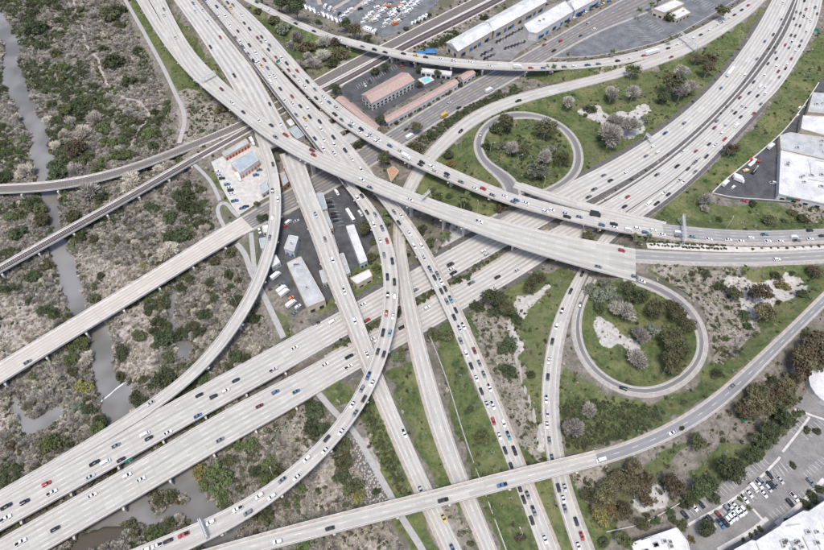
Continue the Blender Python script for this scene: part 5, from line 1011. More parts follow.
a, s = sample(Z_dirt*.12+gm*.012*(nz3 > .5)+.03*(1-scr)*(1-gm), 8, .4, 1.5); scatter('dry_brush', 'dry pale brush on the bare slopes', SM['pk'][:2]+SM['gr'], a, s)
bk = (blur(riv.astype(float), 4) > .02)*1.0
a, s = sample(bk*.22, 10, .6, 2.0); scatter('bank_growth', 'reeds and low bushes crowding the river banks', SM['pk'][:2]+SM['og'][:3]+SM['dg'][:2]+SM['gr'][:1], a, s)
# boulders of the bank beside the bike path
a, s = sample(Z_rock*.30, 9, .3, 1.0); bm_ = bmesh.new(); bmesh.ops.create_icosphere(bm_, subdivisions=1, radius=.6)
for v in bm_.verts: v.co *= random.uniform(.7, 1.2)
rkm = bpy.data.meshes.new('boulder'); bm_.to_mesh(rkm); rkm.materials.append(plain('boulder_stone', (.42, .40, .38), .9, .25, 1)); scatter('boulders', 'pale boulders lining the bank beside the bike path', [rkm], a, s)
# ---------------------------------------------------------------- vehicles
PAINT = dict(w=('white', (.72, .73, .74)), s=('silver', (.46, .48, .50)), g=('grey', (.16, .185, .21)), k=('black', (.022, .026, .032)), b=('blue', (.07, .15, .28)), r=('red', (.34, .05, .055)), m=('maroon', (.17, .035, .05)), t=('teal', (.13, .26, .30)), y=('yellow', (.52, .37, .09)), o=('orange', (.60, .22, .08)))
def paint(c):
    nm = 'car_paint_'+PAINT[c][0]
    if nm not in MATS:
        t = NT(nm); t.done(PAINT[c][1], .3, .5); t.b.inputs['Coat Weight'].default_value = .5; MATS[nm] = t.m
    return MATS[nm]
M_tyre = plain('tyre', (.02, .02, .02), .9, .2, 2); M_win = plain('car_glass', (.02, .026, .035), .08, .2, 1, .7)
M_lamp = plain('lamp_lens', (.6, .6, .55), .2, .1, 1); M_tail = plain('tail_lens', (.35, .02, .02), .3, .1, 1)
def lo(secs, mb, m=0):
    """loft of (x, half width bottom, half width top, z bottom, z top) sections, closed ends"""
    V = []; 
    for x, wb, wt, zb, zt in secs: V += [(x, -wb, zb), (x, wb, zb), (x, wb, zb+(zt-zb)*.6), (x, wt, zt), (x, -wt, zt), (x, -wb, zb+(zt-zb)*.6)]
    n = len(secs); F = [[i*6+j, i*6+(j+1) % 6, i*6+6+(j+1) % 6, i*6+6+j] for i in range(n-1) for j in range(6)]+[[5, 4, 3, 2, 1, 0], [(n-1)*6+j for j in range(6)]]
    mb.add(V, [f[::-1] for f in F] if secs[0][0] > secs[-1][0] else F, m)
def wheels(mb, xs, hw, r=.33, m=1):
    for x in xs:
        for s in (-1, 1): mb.tube([(x, s*(hw-.22), r), (x, s*(hw+.01), r)], r, r, 10, m)
def carmesh(kind, c):
    b = MB(); g = MB(); mats = [paint(c), M_tyre, M_lamp, M_tail]
    if kind == 'car':
        lo([(-2.3, .78, .70, .35, .82), (-2.2, .88, .78, .25, .95), (-1.3, .92, .82, .22, .98), (.6, .92, .82, .22, .95), (1.7, .90, .78, .22, .84), (2.2, .82, .66, .28, .70), (2.32, .70, .55, .38, .62)], b)
        lo([(-1.0, .68, .62, 1.36, 1.42), (.05, .68, .62, 1.38, 1.44)], b)
        lo([(-1.95, .74, .70, .93, .97), (-1.15, .80, .64, .93, 1.36), (.15, .80, .64, .92, 1.38), (.95, .76, .70, .90, .94)], g); wheels(b, (-1.4, 1.4), .9)
    elif kind == 'suv':
        lo([(-2.3, .85, .80, .4, 1.0), (-2.2, .94, .86, .3, 1.08), (.7, .96, .88, .28, 1.06), (1.8, .94, .84, .28, 1.0), (2.25, .86, .74, .35, .85)], b)
        lo([(-2.0, .74, .66, 1.64, 1.72), (.25, .74, .66, 1.64, 1.72)], b)
        lo([(-2.22, .82, .76, 1.04, 1.1), (-2.05, .84, .72, 1.04, 1.66), (.35, .84, .72, 1.04, 1.66), (1.05, .80, .74, 1.0, 1.06)], g); wheels(b, (-1.4, 1.45), .94, .37)
    elif kind == 'pickup':
        lo([(-2.75, .92, .9, .42, 1.05), (-.75, .95, .92, .35, 1.08)], b); lo([(-.75, .95, .90, .35, 1.1), (1.4, .95, .88, .35, 1.08), (2.5, .92, .80, .38, .98), (2.7, .84, .7, .45, .8)], b)
        b.box(-2.6, -.85, -.74, .74, 1.06, 1.09, 1); lo([(-.65, .74, .66, 1.62, 1.7), (.55, .74, .66, 1.62, 1.7)], b)
        lo([(-.8, .84, .72, 1.08, 1.64), (.6, .84, .72, 1.08, 1.64), (1.25, .80, .74, 1.04, 1.1)], g); wheels(b, (-1.75, 1.65), .95, .4)
    elif kind == 'van':
        lo([(-2.6, .95, .85, .35, 2.0), (-2.5, 1.0, .9, .3, 2.1), (1.2, 1.0, .9, .3, 2.1), (1.9, .98, .84, .3, 1.4), (2.6, .94, .8, .3, 1.1), (2.7, .85, .7, .4, .9)], b)
        lo([(1.22, .92, .80, 1.45, 2.02), (2.0, .88, .78, 1.3, 1.36)], g); g.box(-2.2, .9, -1.015, -.99, 1.35, 1.85); g.box(-2.2, .9, .99, 1.015, 1.35, 1.85); wheels(b, (-1.6, 1.7), .98, .37)
    elif kind == 'truck':
        b.box(-4.2, 1.6, -1.25, 1.25, .9, 3.5); lo([(1.75, 1.1, 1.0, .5, 2.6), (2.8, 1.1, 1.0, .5, 2.6), (3.5, 1.08, .95, .5, 1.5)], b); b.box(-4.1, 1.7, -.5, .5, .5, .9, 1)
        lo([(2.6, 1.0, .95, 1.7, 2.45), (3.2, .95, .9, 1.55, 1.62)], g); wheels(b, (-3.2, -2.3, 2.4), 1.15, .5)
    elif kind == 'semi':
        b.box(-9.5, 3.4, -1.3, 1.3, 1.1, 4.0); lo([(3.9, 1.15, 1.0, .5, 3.0), (5.3, 1.15, 1.0, .5, 3.0), (6.6, 1.05, .9, .5, 1.7)], b); b.box(-9.3, 5, -.5, .5, .6, 1.1, 1)
        lo([(5.2, 1.05, .95, 1.9, 2.8), (5.75, 1.0, .9, 1.75, 1.9)], g); wheels(b, (-8.5, -7.4, 2.6, 3.6, 5.8), 1.2, .5)
    elif kind == 'bus':
        lo([(-6, 1.2, 1.1, .4, 3.0), (-5.9, 1.27, 1.15, .35, 3.1), (5.8, 1.27, 1.15, .35, 3.1), (6, 1.2, 1.1, .5, 2.9)], b); b.box(-3.5, -1.5, -.7, .7, 3.1, 3.35, 0); b.box(1.5, 3.2, -.7, .7, 3.1, 3.35, 0)
        for s in (-1, 1): g.box(-5.5, 5.4, s*1.275-.01, s*1.275+.01, 1.7, 2.6)
        g.box(6.0, 6.03, -1.0, 1.0, 1.5, 2.7); wheels(b, (-3.8, 4.0), 1.25, .5)
    elif kind == 'camper':
        b.box(-3.4, 2.3, -1.2, 1.2, .6, 3.0); lo([(2.3, 1.1, 1.0, .5, 2.9), (2.9, 1.1, .95, .5, 2.2), (3.6, 1.05, .9, .5, 1.4)], b); b.box(-2.5, -1.6, -.5, .5, 3.0, 3.3, 1); b.box(-.2, .6, -.4, .4, 3.0, 3.2, 0)
        lo([(2.75, 1.0, .92, 1.5, 2.15), (3.2, .98, .9, 1.4, 1.5)], g); g.box(-2.8, 1.8, -1.22, -1.19, 1.6, 2.2); wheels(b, (-2.2, 2.4), 1.1, .4)
    if kind in ('car', 'suv', 'pickup', 'van'):
        x = dict(car=2.28, suv=2.2, pickup=2.64, van=2.62)[kind]
        for s in (-1, 1): b.box(x-.1, x+.06, s*.62-.14, s*.62+.14, .62, .76, 2); b.box(-x-.06, -x+.12, s*.66-.12, s*.66+.12, .72, .86, 3)
    return b.mesh('car_body', mats), g.mesh('windows', M_win)
CM = {}
def vmesh(kind, c):
    if (kind, c) not in CM: CM[kind, c] = carmesh(kind, c)
    return CM[kind, c]
VNAME = dict(car='car', suv='car', pickup='pickup_truck', van='van', truck='box_truck', semi='articulated_truck', bus='bus', camper='camper')
VWORD = dict(car='car', suv='car', pickup='pickup', van='van', truck='truck', semi='long truck', bus='bus', camper='camper')
CARS = []    # (x, y, pos, heading, kind, colour, place, order)
RP = {}
for k, r in RD.items():
    a = proj(r['C']+r['N']*(r['W']/2)[:, None]); b = proj(r['C']-r['N']*(r['W']/2)[:, None]); RP[k] = (np.stack(a, 1), np.stack(b, 1))
def find_road(x, y):
    best = None
    for k, (A, B) in RP.items():
        if k in ('MS', 'T1', 'T2'): continue
        n = len(A)-1; m = np.zeros(n, bool); q = np.stack([A[:-1], A[1:], B[1:], B[:-1]], 1)
        for e in range(4):
            x1, y1 = q[:, e, 0], q[:, e, 1]; x2, y2 = q[:, (e+1) % 4, 0], q[:, (e+1) % 4, 1]; dy = np.where(y1 == y2, 1e-9, y2-y1)
            m ^= ((y1 > y) != (y2 > y)) & (x < (x2-x1)*(y-y1)/dy+x1)
        for i in np.nonzero(m)[0]:
            z = RD[k]['C'][i, 2]
            if best is None or z > best[0]: best = (z, k, i)
    return best
krr = random.Random(11)
def vk(code):
    if len(code) > 1: return {'v': 'van', 'p': 'pickup', 't': 'truck', 'S': 'semi', 'u': 'suv', 'B': 'bus'}[code[1]], code[0]
    return krr.choice(['car', 'car', 'car', 'suv', 'suv', 'pickup']), code
seen = []
def tc(ox, oy, s):
    for q in s.split():
        a = q.split(','); x, y = Z_(ox, oy, float(a[0]), float(a[1])); kind, c = vk(a[2])
        f = find_road(x, y)
        if f is None:
            for dx, dy in ((2, 0), (-2, 0), (0, 2), (0, -2), (3, 3), (-3, -3), (4, -4), (-4, 4)):
                f = find_road(x+dx, y+dy)
                if f: x += dx; y += dy; break
        if f is None: print('car off road', ox, oy, q); continue
        z, k, i = f; r = RD[k]; p = wpt(x, y, z+.7)
        for _ in range(3):
            i = int(np.argmin(np.hypot(r['C'][:, 0]-p[0], r['C'][:, 1]-p[1]))); p = wpt(x, y, r['C'][i, 2]+.7)
        # settle into the nearest lane
        d = float(np.dot(p-r['C'][i], r['N'][i])); W_ = r['W'][i]; nl = r['lanes']; lw = (W_-r['sl']-r['sr'])/nl; u = (W_/2-r['sl']-d)/lw; uu = math.floor(min(max(u, 0), nl-.01))+.5; u = u+(uu-u)*.75
        d2 = W_/2-r['sl']-u*lw; al = float(np.dot(p-r['C'][i], np.r_[r['T'][i], 0])); j = min(max(i+(1 if al > 0 else -1), 0), len(r['C'])-1)
        zz = r['C'][i, 2]+(r['C'][j, 2]-r['C'][i, 2])*abs(al)/4.0
        pos = np.array([r['C'][i, 0]+r['T'][i, 0]*al+r['N'][i, 0]*d2, r['C'][i, 1]+r['T'][i, 1]*al+r['N'][i, 1]*d2, zz+.012])
        mn = 5.2 if kind in ('car', 'suv', 'pickup', 'van') else 8
        if any((pos[0]-s_[0])**2+(pos[1]-s_[1])**2 < (mn if abs((pos[0]-s_[0])*r['T'][i, 0]+(pos[1]-s_[1])*r['T'][i, 1]) > 1.8 else 2.2)**2*.8 and abs(pos[2]-s_[2]) < 2 for s_ in seen): continue
        seen.append(pos); g2 = (r['C'][j, 2]-r['C'][i, 2])/4.0*(1 if j > i else -1)
        CARS.append((x, y, pos, math.atan2(r['T'][i, 1], r['T'][i, 0]), kind, c, 'on the '+r['desc'], r['order'], math.atan(g2) if j != i else 0))
tc(120, 0, '258,55,g 262,90,s 330,220,s 590,530,m 540,275,k 598,218,r 450,65,s 480,60,s 520,125,s 435,18,g 665,447,k 570,40,k 495,8,s 570,95,w 620,95,w 640,150,w 693,183,k 668,225,g 710,245,w 762,266,k 712,278,g 748,318,g 775,362,k 800,310,w 810,370,w 628,18,k 665,30,g 642,50,y 720,85,w 735,135,k 768,170,k 797,170,k 818,222,m')
tc(240, 0, '15,85,w 112,222,m 132,215,k 128,245,g 155,240,w 182,265,g 173,290,k 203,288,k 218,335,r 250,340,w 282,372,k 292,410,m 333,420,r 322,448,g 355,450,g 345,475,w 393,483,k 435,528,g 385,510,w 42,315,g 92,310,w 138,355,m 122,388,o 162,402,g 105,365,w 173,445,w 205,450,w 172,487,wv 237,523,k 275,520,w 95,15,k 170,65,w 333,135,k 440,180,k 518,208,w 590,235,w 725,270,g 795,288,k')
tc(360, 0, '152,302,k 252,322,k 325,332,y 385,340,k 475,352,w 550,365,w 650,375,w 765,383,w')
tc(480, 0, '222,392,wt 298,397,r 373,398,b 495,392,g 555,392,w 632,380,b 697,376,g 808,355,k 370,258,r 470,238,r 440,300,k 597,213,k 638,142,s 672,172,w')
tc(600, 0, '180,348,w 260,330,r 320,315,wS 405,285,k 465,268,w 500,250,w 560,230,w 602,208,k 650,182,w 700,150,w 730,135,w 770,110,w 800,90,k 432,345,r')
tc(684, 0, '372,28,r 345,60,k 588,18,w 570,112,s 523,202,k 470,240,b 428,345,g 358,440,w 213,515,b 275,420,wS 718,5,k 742,3,k 780,45,k 752,45,g 722,55,m 658,68,g 688,78,k 705,95,k 778,78,k 643,108,k 722,105,w 740,120,w 655,143,g 680,150,k 715,185,s 627,205,k 652,210,k 690,238,g 630,245,w 592,262,r 628,283,g 690,272,k 650,298,w 533,305,g 540,343,k 635,345,r 493,372,k 600,378,w 540,388,w 608,405,k 562,422,m 467,440,w 565,453,g 408,480,k 447,508,wv 475,515,w')
tc(600, 90, '497,195,g 383,252,b 312,337,w 275,390,g 342,370,w 158,492,w 15,495,g 55,527,k 688,182,g 782,118,s 803,137,k 738,202,s 680,225,m 803,212,wv 717,255,w 730,288,r 740,315,w 680,328,w 648,320,k 563,357,r 490,360,w 623,390,k 637,410,k 553,423,g 520,465,k 555,477,g 453,447,k 340,500,g 460,525,s 485,535,w')
tc(684, 90, '383,15,g 433,33,k 330,45,m 480,20,w 455,82,g 348,93,s 373,105,s 340,160,k 408,137,r')
tc(600, 180, '158,93,r 150,160,k 375,70,w 397,80,k 285,140,wv 337,140,k 82,260,k 10,272,b 85,285,w 170,300,wv 220,288,w 268,318,b 313,300,w 370,330,w 462,315,wv 460,343,g 543,327,t 538,352,r 645,358,w 680,340,w 755,345,w 748,365,w 127,428,r')
tc(684, 180, '475,318,t 745,303,k 395,345,w 340,370,w 435,372,wp 500,370,w 530,350,w 573,370,w 653,343,wv 670,365,g 740,340,w 780,355,w 815,330,k 547,466,w')
tc(480, 180, '18,52,r 70,92,g 143,95,w 215,118,b 195,132,g 272,137,w 283,160,w 382,187,w 422,175,w 503,198,s 512,222,kp 585,218,g 613,250,g 692,245,g 710,272,b 680,205,kt 697,497,g 668,48,g 637,95,g 757,3,b 15,415,w 38,432,s 220,532,s')
tc(360, 180, '597,8,g 597,25,g 670,55,w 60,42,g 300,112,w 700,247,w 15,92,k 47,188,k 88,203,g 85,262,w 125,285,g 128,352,w 155,360,r 150,440,g 190,477,k 195,190,g 242,208,w 235,247,k 268,260,wt 283,315,w 322,325,r 325,388,w 362,388,w 372,462,s 410,468,wt 405,527,g 527,492,kv 535,520,w 545,540,k')
tc(360, 270, '172,40,k 198,70,k 172,147,k 203,150,w 165,255,r 195,270,w 147,370,k 178,370,t 113,482,k 140,497,k 20,205,w 40,293,r 330,125,g 540,18,g 390,215,w 650,70,g 690,82,r 808,40,k 95,412,w 70,405,w 245,335,k 35,500,w 435,45,k 458,22,g 470,70,w 507,108,k 472,127,k 507,185,g 537,170,t 565,235,k 547,280,k 605,330,w 577,350,s 600,412,g 672,475,m 632,490,w')
tc(480, 270, '597,22,k 538,127,k 485,240,k 450,333,w 422,420,k 398,530,w 568,193,g')
tc(600, 270, '205,40,g 250,58,w'); tc(600, 360, '133,187,k 423,420,w 783,162,g')
tc(360, 360, '55,95,b 72,133,w 18,172,g 22,228,k 253,435,w 660,33,k 698,20,g 720,85,g 690,105,w 752,165,wp 717,183,k 750,258,s 790,263,w 783,360,r 818,445,w')
tc(480, 360, '130,375,w 118,450,w 160,445,tp 152,530,k 197,535,k 410,102,k 388,230,wp 410,315,s 388,380,w 413,472,g')
tc(480, 457, '185,55,k 233,175,k 287,220,g 257,250,k 320,315,g 308,372,k 352,385,s 388,480,w 362,515,w 425,5,g 450,183,k 487,180,s 502,243,w 492,303,g 560,380,k 533,413,r 597,465,r 583,520,w 128,158,b 710,10,wv')
tc(360, 457, '487,248,kp 365,188,s 490,362,y 538,540,b'); tc(240, 457, '527,408,k 220,488,w 403,22,w 255,145,g 335,118,w 122,243,w 188,233,w')
tc(120, 457, '697,318,w 752,325,g 535,392,w 375,465,r 283,495,k 217,522,w 150,547,w 40,103,w 120,123,w'); tc(240, 360, '668,262,w 678,312,g 595,420,w 515,465,k 500,530,w 200,60,s 640,38,w 497,18,w 207,185,b 327,178,b 113,265,m')
tc(240, 270, '625,122,w 665,305,w 548,310,wv 325,462,w 640,505,k'); tc(120, 360, '470,213,k 547,207,k 627,190,w 685,125,k 453,318,b 278,418,w 143,428,wv 167,452,k 183,262,s 590,470,g')
tc(0, 457, '555,30,k 618,22,wv 710,8,k 273,153,r 528,105,s 303,203,w 145,262,k 37,292,k 33,357,w 540,217,w 322,415,k 120,493,w'); tc(0, 360, '680,497,g')
tc(240, 180, '197,62,k 220,115,w 200,218,w 183,338,g 455,203,s 510,345,g 555,470,w 697,105,w 720,92,k')
tc(240, 90, '167,85,k 230,200,w 25,127,k 110,180,w 185,207,k 210,277,g 273,262,r 425,355,m 433,383,r 720,525,w 258,62,w 312,37,r 305,85,w 325,148,g 358,93,k 395,115,w 375,173,y 413,157,k 380,222,w 467,188,k 485,228,w 433,288,k 455,280,w 500,290,w 543,282,k 483,350,w 562,320,w 550,378,w 620,355,k 650,410,w 720,465,w 453,45,k 490,45,w 480,70,w 520,75,b 567,105,s 563,140,k 597,140,k 602,172,g 663,193,w 653,208,b 718,228,k 708,243,w 770,262,s 805,300,w 190,437,k 285,375,g')
tc(120, 90, '660,77,w')
tc(360, 90, '10,228,k 62,260,s 45,275,w 113,290,w 95,305,w 178,327,b 240,357,s 275,398,wt 305,390,b 365,427,k 350,443,k 420,450,w 437,480,s 510,495,k 505,515,g 593,243,k 713,260,s 525,80,s 510,160,yt 605,112,k 270,228,k 300,280,wt 770,12,wt')
tc(480, 90, '225,63,k'); tc(0, 270, '158,535,g')
def pk(ox, oy, hd, place, s, z=.04):
    for q in s.split():
        a = q.split(','); x, y = Z_(ox, oy, float(a[0]), float(a[1])); kind, c = vk(a[2])
        if len(a) > 3: hx, hy = [float(v) for v in a[3].split('/')]
        else: hx, hy = hd
        p = wpt(x, y, z+.7); q2 = wpt(x+hx, y+hy, z+.7); p[2] = z; CARS.append((x, y, p, math.atan2(q2[1]-p[1], q2[0]-p[0]), kind, c, place, 'x', 0))
pk(684, 457, (1, 1.1), 'in the bottom right car park', '60,295,w 103,278,k 5,340,k 185,230,w 155,365,k 215,393,b 240,383,k 262,370,w 255,305,g 278,355,w 278,300,w 298,345,w 298,285,w 318,330,w 205,340,m 350,310,w 385,215,w 355,245,w 410,180,wv 455,145,g 440,160,w 470,215,w 497,183,s 510,165,k 535,160,g 505,105,k 567,135,s 650,235,w 625,268,k 745,145,g 335,322,w 135,375,g')
pk(684, 180, (1, -.9), 'in the dark store yard', '355,122,r,1/.25 290,42,w 325,5,wt,1/.4 245,22,wt,1/-.9 525,15,wp,1/-.1'); pk(684, 90, (1, -1), 'in the dark store yard', '320,522,wt,1/.4 512,335,wt,1/-.8 680,105,w 708,95,s 668,150,w 800,15,k')
pk(240, 180, (1, 2), 'in the dark yards at centre', '570,75,wv,1/1.3 710,198,wv,1/1.2 285,248,wv,1/-.8 265,272,r,1/-.8 525,130,k,1/-.1 535,155,k,1/-.1 550,195,k,1/-.1 555,215,k,1/-.1 565,240,k,1/-.1 115,300,w,.3/1 140,225,w,1/-.4 650,212,wB,1/1.6 330,240,s,1/-.4')
pk(120, 90, (1, -.15), 'in the pale depot yard', '575,480,w 585,500,s 600,520,k 700,520,wt,.6/1 780,310,wt,.6/1 800,500,b 820,470,g'); pk(120, 180, (1, -.2), 'in the pale depot yard', '630,25,t 645,45,w 650,60,k 660,80,w 675,122,b 720,165,b 740,155,k')
pk(360, 0, (.6, 1), 'in the motel car park', '245,395,r 300,375,k 320,372,k 340,372,k 30,500,w 60,480,k')
pk(240, 270, (1, -.8), 'in the trailer row beside the warehouse', '215,35,wt 250,115,wt 265,135,wt 300,165,o 305,200,wt 340,215,w 245,85,b 320,255,g 195,20,k')
pk(480, 0, (.35, -.6), 'in the striped lot by the warehouses', ' '.join('%g,%g,%s' % (x, y, c) for (x0, y0, x1, y1, n, cs) in ((100, 245, 248, 165, 9, 'kkgkkkgkk'), (150, 282, 262, 245, 7, 'kgkkkgk'), (10, 322, 70, 290, 4, 'kkgk'), (28, 345, 82, 318, 4, 'kkkg')) for i in range(n) for x, y, c in [(x0+(x1-x0)*i/(n-1), y0+(y1-y0)*i/(n-1), cs[i])]))
pk(480, 0, (1, -.57), 'along the kerb by the avenue', ' '.join('%g,%g,%s' % (350+i*34, 205-i*16.5, 'wgkwskwkwgkwb'[i]) for i in range(13)))
pk(480, 0, (1, -.57), 'along the warehouse front', ' '.join('%g,%g,%s' % (180+i*30, 132-i*15, 'wkbwkwgk'[i]) for i in range(8)))
for (x0, y0, x1, y1, n, hx, hy) in ((540, 8, 440, 122, 8, 1, -.3), (470, 30, 372, 132, 7, 1, -.3), (612, 20, 490, 155, 10, 1, -.3), (700, 8, 560, 140, 10, 1, -.3), (375, 165, 440, 190, 6, .5, -1), (660, 135, 765, 90, 6, .5, -1), (30, 45, 240, 132, 9, .6, 1), (255, 100, 300, 60, 3, 1, -.3), (580, 40, 520, 100, 5, 1, -.3), (665, 10, 610, 60, 4, 1, -.3), (150, 40, 230, 80, 4, .6, -1), (355, 50, 410, 10, 3, 1, -.3)):
    for i in range(n):
        c = 'o' if (i*7+n) % 17 == 5 else 'w'; x, y = Z_(300, 0, x0+(x1-x0)*i/(n-1)+krr.uniform(-1.5, 1.5), y0+(y1-y0)*i/(n-1)+krr.uniform(-1.5, 1.5))
        kd = krr.choice(['camper', 'camper', 'camper', 'van', 'car']); c = c if kd == 'camper' else krr.choice('wwwskg')
        p = wpt(x, y, 1.2); q2 = wpt(x+hx, y+hy, 1.2); p[2] = .04; CARS.append((x, y, p, math.atan2(q2[1]-p[1], q2[0]-p[0])+krr.uniform(-.06, .06), kd, c, 'in the camper lot at the top', 'x', 0))
far_cut = sorted((q[2][1] for q in CARS if VNAME[q[4]] == 'car'))
far_cut = far_cut[299] if len(far_cut) > 300 else 1e9
JV, JF, JM, JMATS, nv = [], [], [], {}, 0
cb = {}
for q in CARS: cb.setdefault((PAINT[q[5]][0], VWORD[q[4]], q[6], q[7]), []).append(q)
for (cn, vw, pl, od), qs in cb.items():
    qs.sort(key=lambda q: q[0] if od == 'x' else q[1])
    for i, q in enumerate(qs):
        body, glass = vmesh(q[4], q[5])
        if VNAME[q[4]] == 'car' and q[2][1] > far_cut:
            ca, sa = math.cos(q[3]), math.sin(q[3])
            for me in (body, glass):
                co = np.empty(len(me.vertices)*3, np.float32); me.vertices.foreach_get('co', co); co = co.reshape(-1, 3)
                JV.append(np.stack([q[2][0]+co[:, 0]*ca-co[:, 1]*sa, q[2][1]+co[:, 0]*sa+co[:, 1]*ca, q[2][2]+co[:, 2]+co[:, 0]*math.tan(q[8])], 1))
                for pl_ in me.polygons: JF.append([v+nv for v in pl_.vertices]); JM.append(JMATS.setdefault(me.materials[pl_.material_index].name, len(JMATS)))
                nv += len(co)
            continue
        o = link(VNAME[q[4]], body); o.location = tuple(q[2]); o.rotation_euler = (0, -q[8], q[3]); 
        link('windows', glass, o)
        tag(o, ('the only %s %s %s' % (cn, vw, pl)) if len(qs) == 1 else '%s %s %s from %s %s' % (ordn(i), cn, vw, 'left' if od == 'x' else 'top', pl), VWORD[q[4]].split()[-1], 'vehicles '+pl)
if JV: tag(link('distant_cars', mkmesh('distant_cars', np.vstack(JV), JF, [bpy.data.materials[m] for m in JMATS], JM)), 'mass of small far cars on the roads near the top', 'cars', None, 'stuff')
print('vehicles', len(CARS), 'plants', len(VEG))
# ---------------------------------------------------------------- lamp posts, sign gantries, odds and ends
def lamp(x, y, ang, label, z=None):
    g = gpt(x, y) if z is None else wpt(x, y, z); o = tag(empty('lamp_post', tuple(g), ang), label, 'lamp post', 'lamp posts along the roads')
    MB().tube([(0, 0, -.4), (0, 0, 9.5)], .14, .08, 6).build('pole', M_metal, o); MB().tube([(0, 0, 9.4), (1.2, 0, 9.9), (2.6, 0, 10)], .07, .06, 5).build('arm', M_metal, o); MB().box(2.3, 3.3, -.18, .18, 9.85, 10.05).build('lamp_head', M_metal, o)
for x, y, a, lb, z in ((517, 165, .3, 'thin lamp post inside the upper loop, right side', None), (490, 153, .3, 'thin lamp post by the left bend of the upper loop', None), (739, 42, 2.5, 'lamp post on the verge left of the freeway at upper right', None), (726, 229, 1, 'angled lamp post on the grass above the right-hand road', None), (434, 252, 1, 'lamp post on pale ground under the flyover', None), (477, 213, 1.6, 'lamp post behind the tall flyover at centre', None), (543, 189, 1.6, 'lamp post beside the ramp from the upper loop', None), (581, 238, 1.6, 'lamp post beside the single tree under the flyovers', None), (275, 478, 2, 'lamp post by the long curved overpass at bottom left', None), (238, 307, 2.2, 'lamp post beside the curved ramp at left', None), (520, 538, 2, 'lamp post between the lower freeways at the bottom', None), (342, 73, 1, 'lamp post among the railway tracks near the top overpass', None), (233, 130, 1, 'lamp post beside the double track at upper left', None), (421, 32, 1, 'lamp post between the tracks below the camper lot', None), (460, 12, 1, 'lamp post between the tracks near the top edge', None), (452, 28, 1, 'tall mast beside the tracks and substation', None), (205, 145, 1, 'lamp post where the double track leaves its bridge', None), (163, 160, 1, 'mast on the upper rail bridge', 1.3), (85, 184, 1, 'mast on the upper rail bridge over the river', 1.3)):
    lamp(x, y, a, lb, z)
M_sign = plain('green_sign', (.01, .22, .15), .5, .1, 1)
def gantry(xa, ya, xb, yb, z, label, sign=False, h=6.5, legs=2):
    a = wpt(xa, ya, z+h); b = wpt(xb, yb, z+h); d = b-a; L = np.linalg.norm(d); rz = math.atan2(d[1], d[0]); o = tag(empty('sign_gantry', (a[0], a[1], z), rz), label, 'gantry')
    for zz in (h-.1, h+1.2):
        for yy in (-.5, .5): MB().tube([(0, yy, zz), (L, yy, zz)], .13, .13, 5).build('chord', M_metal, o)
    for i in range(int(L/1.6)): 
        x0 = i*1.6; MB().tube([(x0, -.5, h-.1), (x0+.8, -.5, h+1.2), (x0+1.6, -.5, h-.1)], .08, .08, 4).build('brace', M_metal, o); MB().tube([(x0, -.5, h+1.2), (x0+.8, .5, h+1.2)], .08, .08, 4).build('brace', M_metal, o)
    for x0 in ((0, L) if legs == 2 else (0,)): MB().tube([(x0, -.9, -.4), (x0, 0, h)], .25, .16, 6).build('leg', M_metal, o); MB().tube([(x0, .9, -.4), (x0, 0, h)], .25, .16, 6).build('leg', M_metal, o)
    MB().box(.3, L-.3, -.75, .75, h-.35, h-.25).build('walkway', M_metal, o)
    if sign: MB().box(L*.2, L*.8, -.75, -.65, h-.8, h+2.2).build('sign_panel', M_sign, o); MB().box(L*.22, L*.78, -.6, -.5, h-.6, h+2.0).build('sign_back', M_metal, o)
gantry(201.5, 79, 215, 72, 12.4, 'white truss gantry on the tall flyover at upper left', h=5); gantry(422, 198, 430, 191, 17.5, 'white truss gantry on the tall flyover at centre', h=4); gantry(681, 33, 698, 46, 4.5, 'white truss gantry across the curved road at upper right'); gantry(683.5, 215, 685.5, 240, 7.3, 'white truss gantry across the packed road at right'); gantry(646, 134, 653, 140, .3, 'short white gantry at the left edge of the freeway, upper right', h=5, legs=1)
gantry(199, 519, 206, 537, 8, 'white gantry across the curved overpass at bottom left', h=4)
for x, y, z, a, lb in ((128, 460, 1, .6, 'small green sign cluster between the parallel freeway bridges'), (278, 61, 8, .8, 'green road sign beside the crowded freeway at upper left'), (817, 30, .3, -.6, 'green road sign on the right edge of the freeway')):
    p = wpt(x, y, z+5); o = tag(empty('road_sign', (p[0], p[1], z), a), lb, 'sign'); MB().tube([(0, 0, -6), (0, 0, 5)], .2, .15, 6).build('post', M_metal, o); MB().tube([(-1.9, 0, 4.6), (1.9, 0, 4.6)], .12, .12, 5).build('cross_arm', M_metal, o); MB().box(-2, 2, -.12, -.02, 3.4, 6).build('sign_panel', M_sign, o); MB().box(-1.8, 1.8, .02, .1, 3.6, 5.8).build('sign_back', M_metal, o)
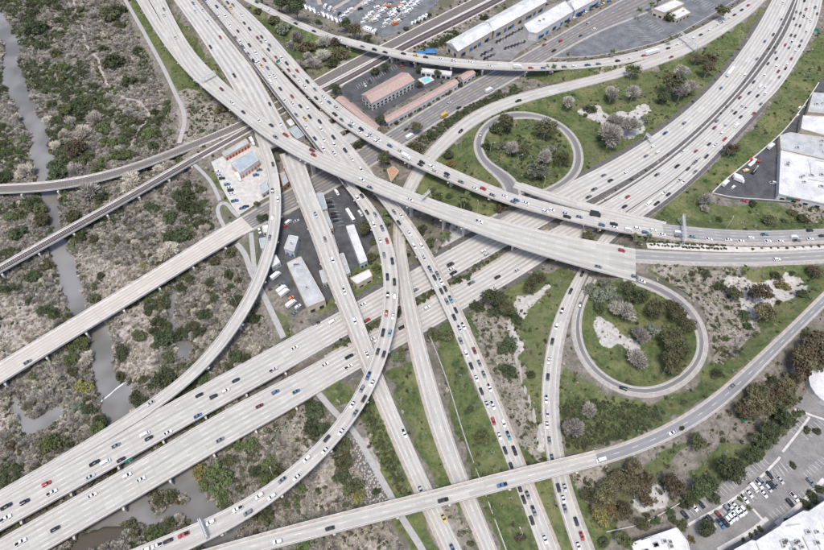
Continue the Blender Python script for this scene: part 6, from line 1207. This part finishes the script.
for x, y, m, lb in ((743, 419, M_sign, 'small green tent among the brown trees on the slope'), (770, 430, M_blue, 'small blue tent under trees beside the car park')):
    g = gpt(x, y); o = tag(empty('tent', tuple(g), .5), lb, 'tent'); MB().add([(-1.6, -1.2, 0), (1.6, -1.2, 0), (1.6, 1.2, 0), (-1.6, 1.2, 0), (-1.4, 0, 1.6), (1.4, 0, 1.6)], [(0, 1, 5, 4), (2, 3, 4, 5), (1, 2, 5), (3, 0, 4)]).build('canopy', m, o); MB().box(-1.7, 1.7, -1.3, 1.3, -.1, .06).build('groundsheet', M_shoulder, o)
# boats and lift in the store yard
def boat(x, y, rz, c, L, label):
    p = wpt(x, y, 1); o = tag(empty('boat', (p[0], p[1], .04), rz), label, 'boat'); m = MB(); lo([(-L/2, 1.1, 1.2, .7, 1.5), (L*.1, 1.2, 1.3, .6, 1.5), (L*.35, .8, 1.0, .7, 1.6), (L/2, .1, .2, 1.2, 1.75)], m); m.build('hull', paint(c), o)
    MB().box(-L*.2, L*.1, -.7, .7, 1.5, 2.3).build('cabin', M_white, o); MB().box(-L*.3, L*.3, -.9, .9, .05, .7).build('trailer', M_tyre, o)
boat(755, 160.5, -.35, 'r', 9, 'red and white boat on trailer by the store yard wall'); boat(752, 163.5, .7, 'w', 8, 'white boat on trailer beside the red boat'); boat(746, 170.5, .2, 'y', 5, 'yellow boat in the store yard below the red boat')
p = wpt(753, 173, 0); o = tag(empty('boom_lift', (p[0], p[1], .04), .8), 'black boom lift in the dark store yard', 'lift'); m = MB(); m.box(-2.5, 2.5, -1.2, 1.2, .5, 1.6); m.build('chassis', M_tyre, o); m = MB(); wheels(m, (-1.7, 1.7), 1.2, .5, 0); m.build('wheel', M_tyre, o); MB().tube([(-1, 0, 1.6), (1.5, 0, 2.6), (3.4, 0, 4)], .2, .14, 6).build('boom', M_metal, o); MB().box(3.2, 4.2, -.5, .5, 3.7, 4.6).build('basket', M_metal, o)
# weir
pts = P('100,402 108,396 116,389 127,381'); W_ = wpt([p[0] for p in pts], [p[1] for p in pts], WZ); C = dense(W_, 24); T = np.gradient(C[:, :2], axis=0); T /= np.linalg.norm(T, axis=1)[:, None]; N = np.stack([-T[:, 1], T[:, 0], 0*T[:, 0]], 1)
wid = .25+.5*rng.random(24); V, F = loft(C, N, [(wid, -.3), (-wid, -.3), (-wid*.6, .12), (wid*.6, .16)]); tag(link('weir', mkmesh('weir', V, F, plain('foam', (.66, .66, .64), .8, .2, 2))), 'white line of foam at a low weir across the river', 'weir')
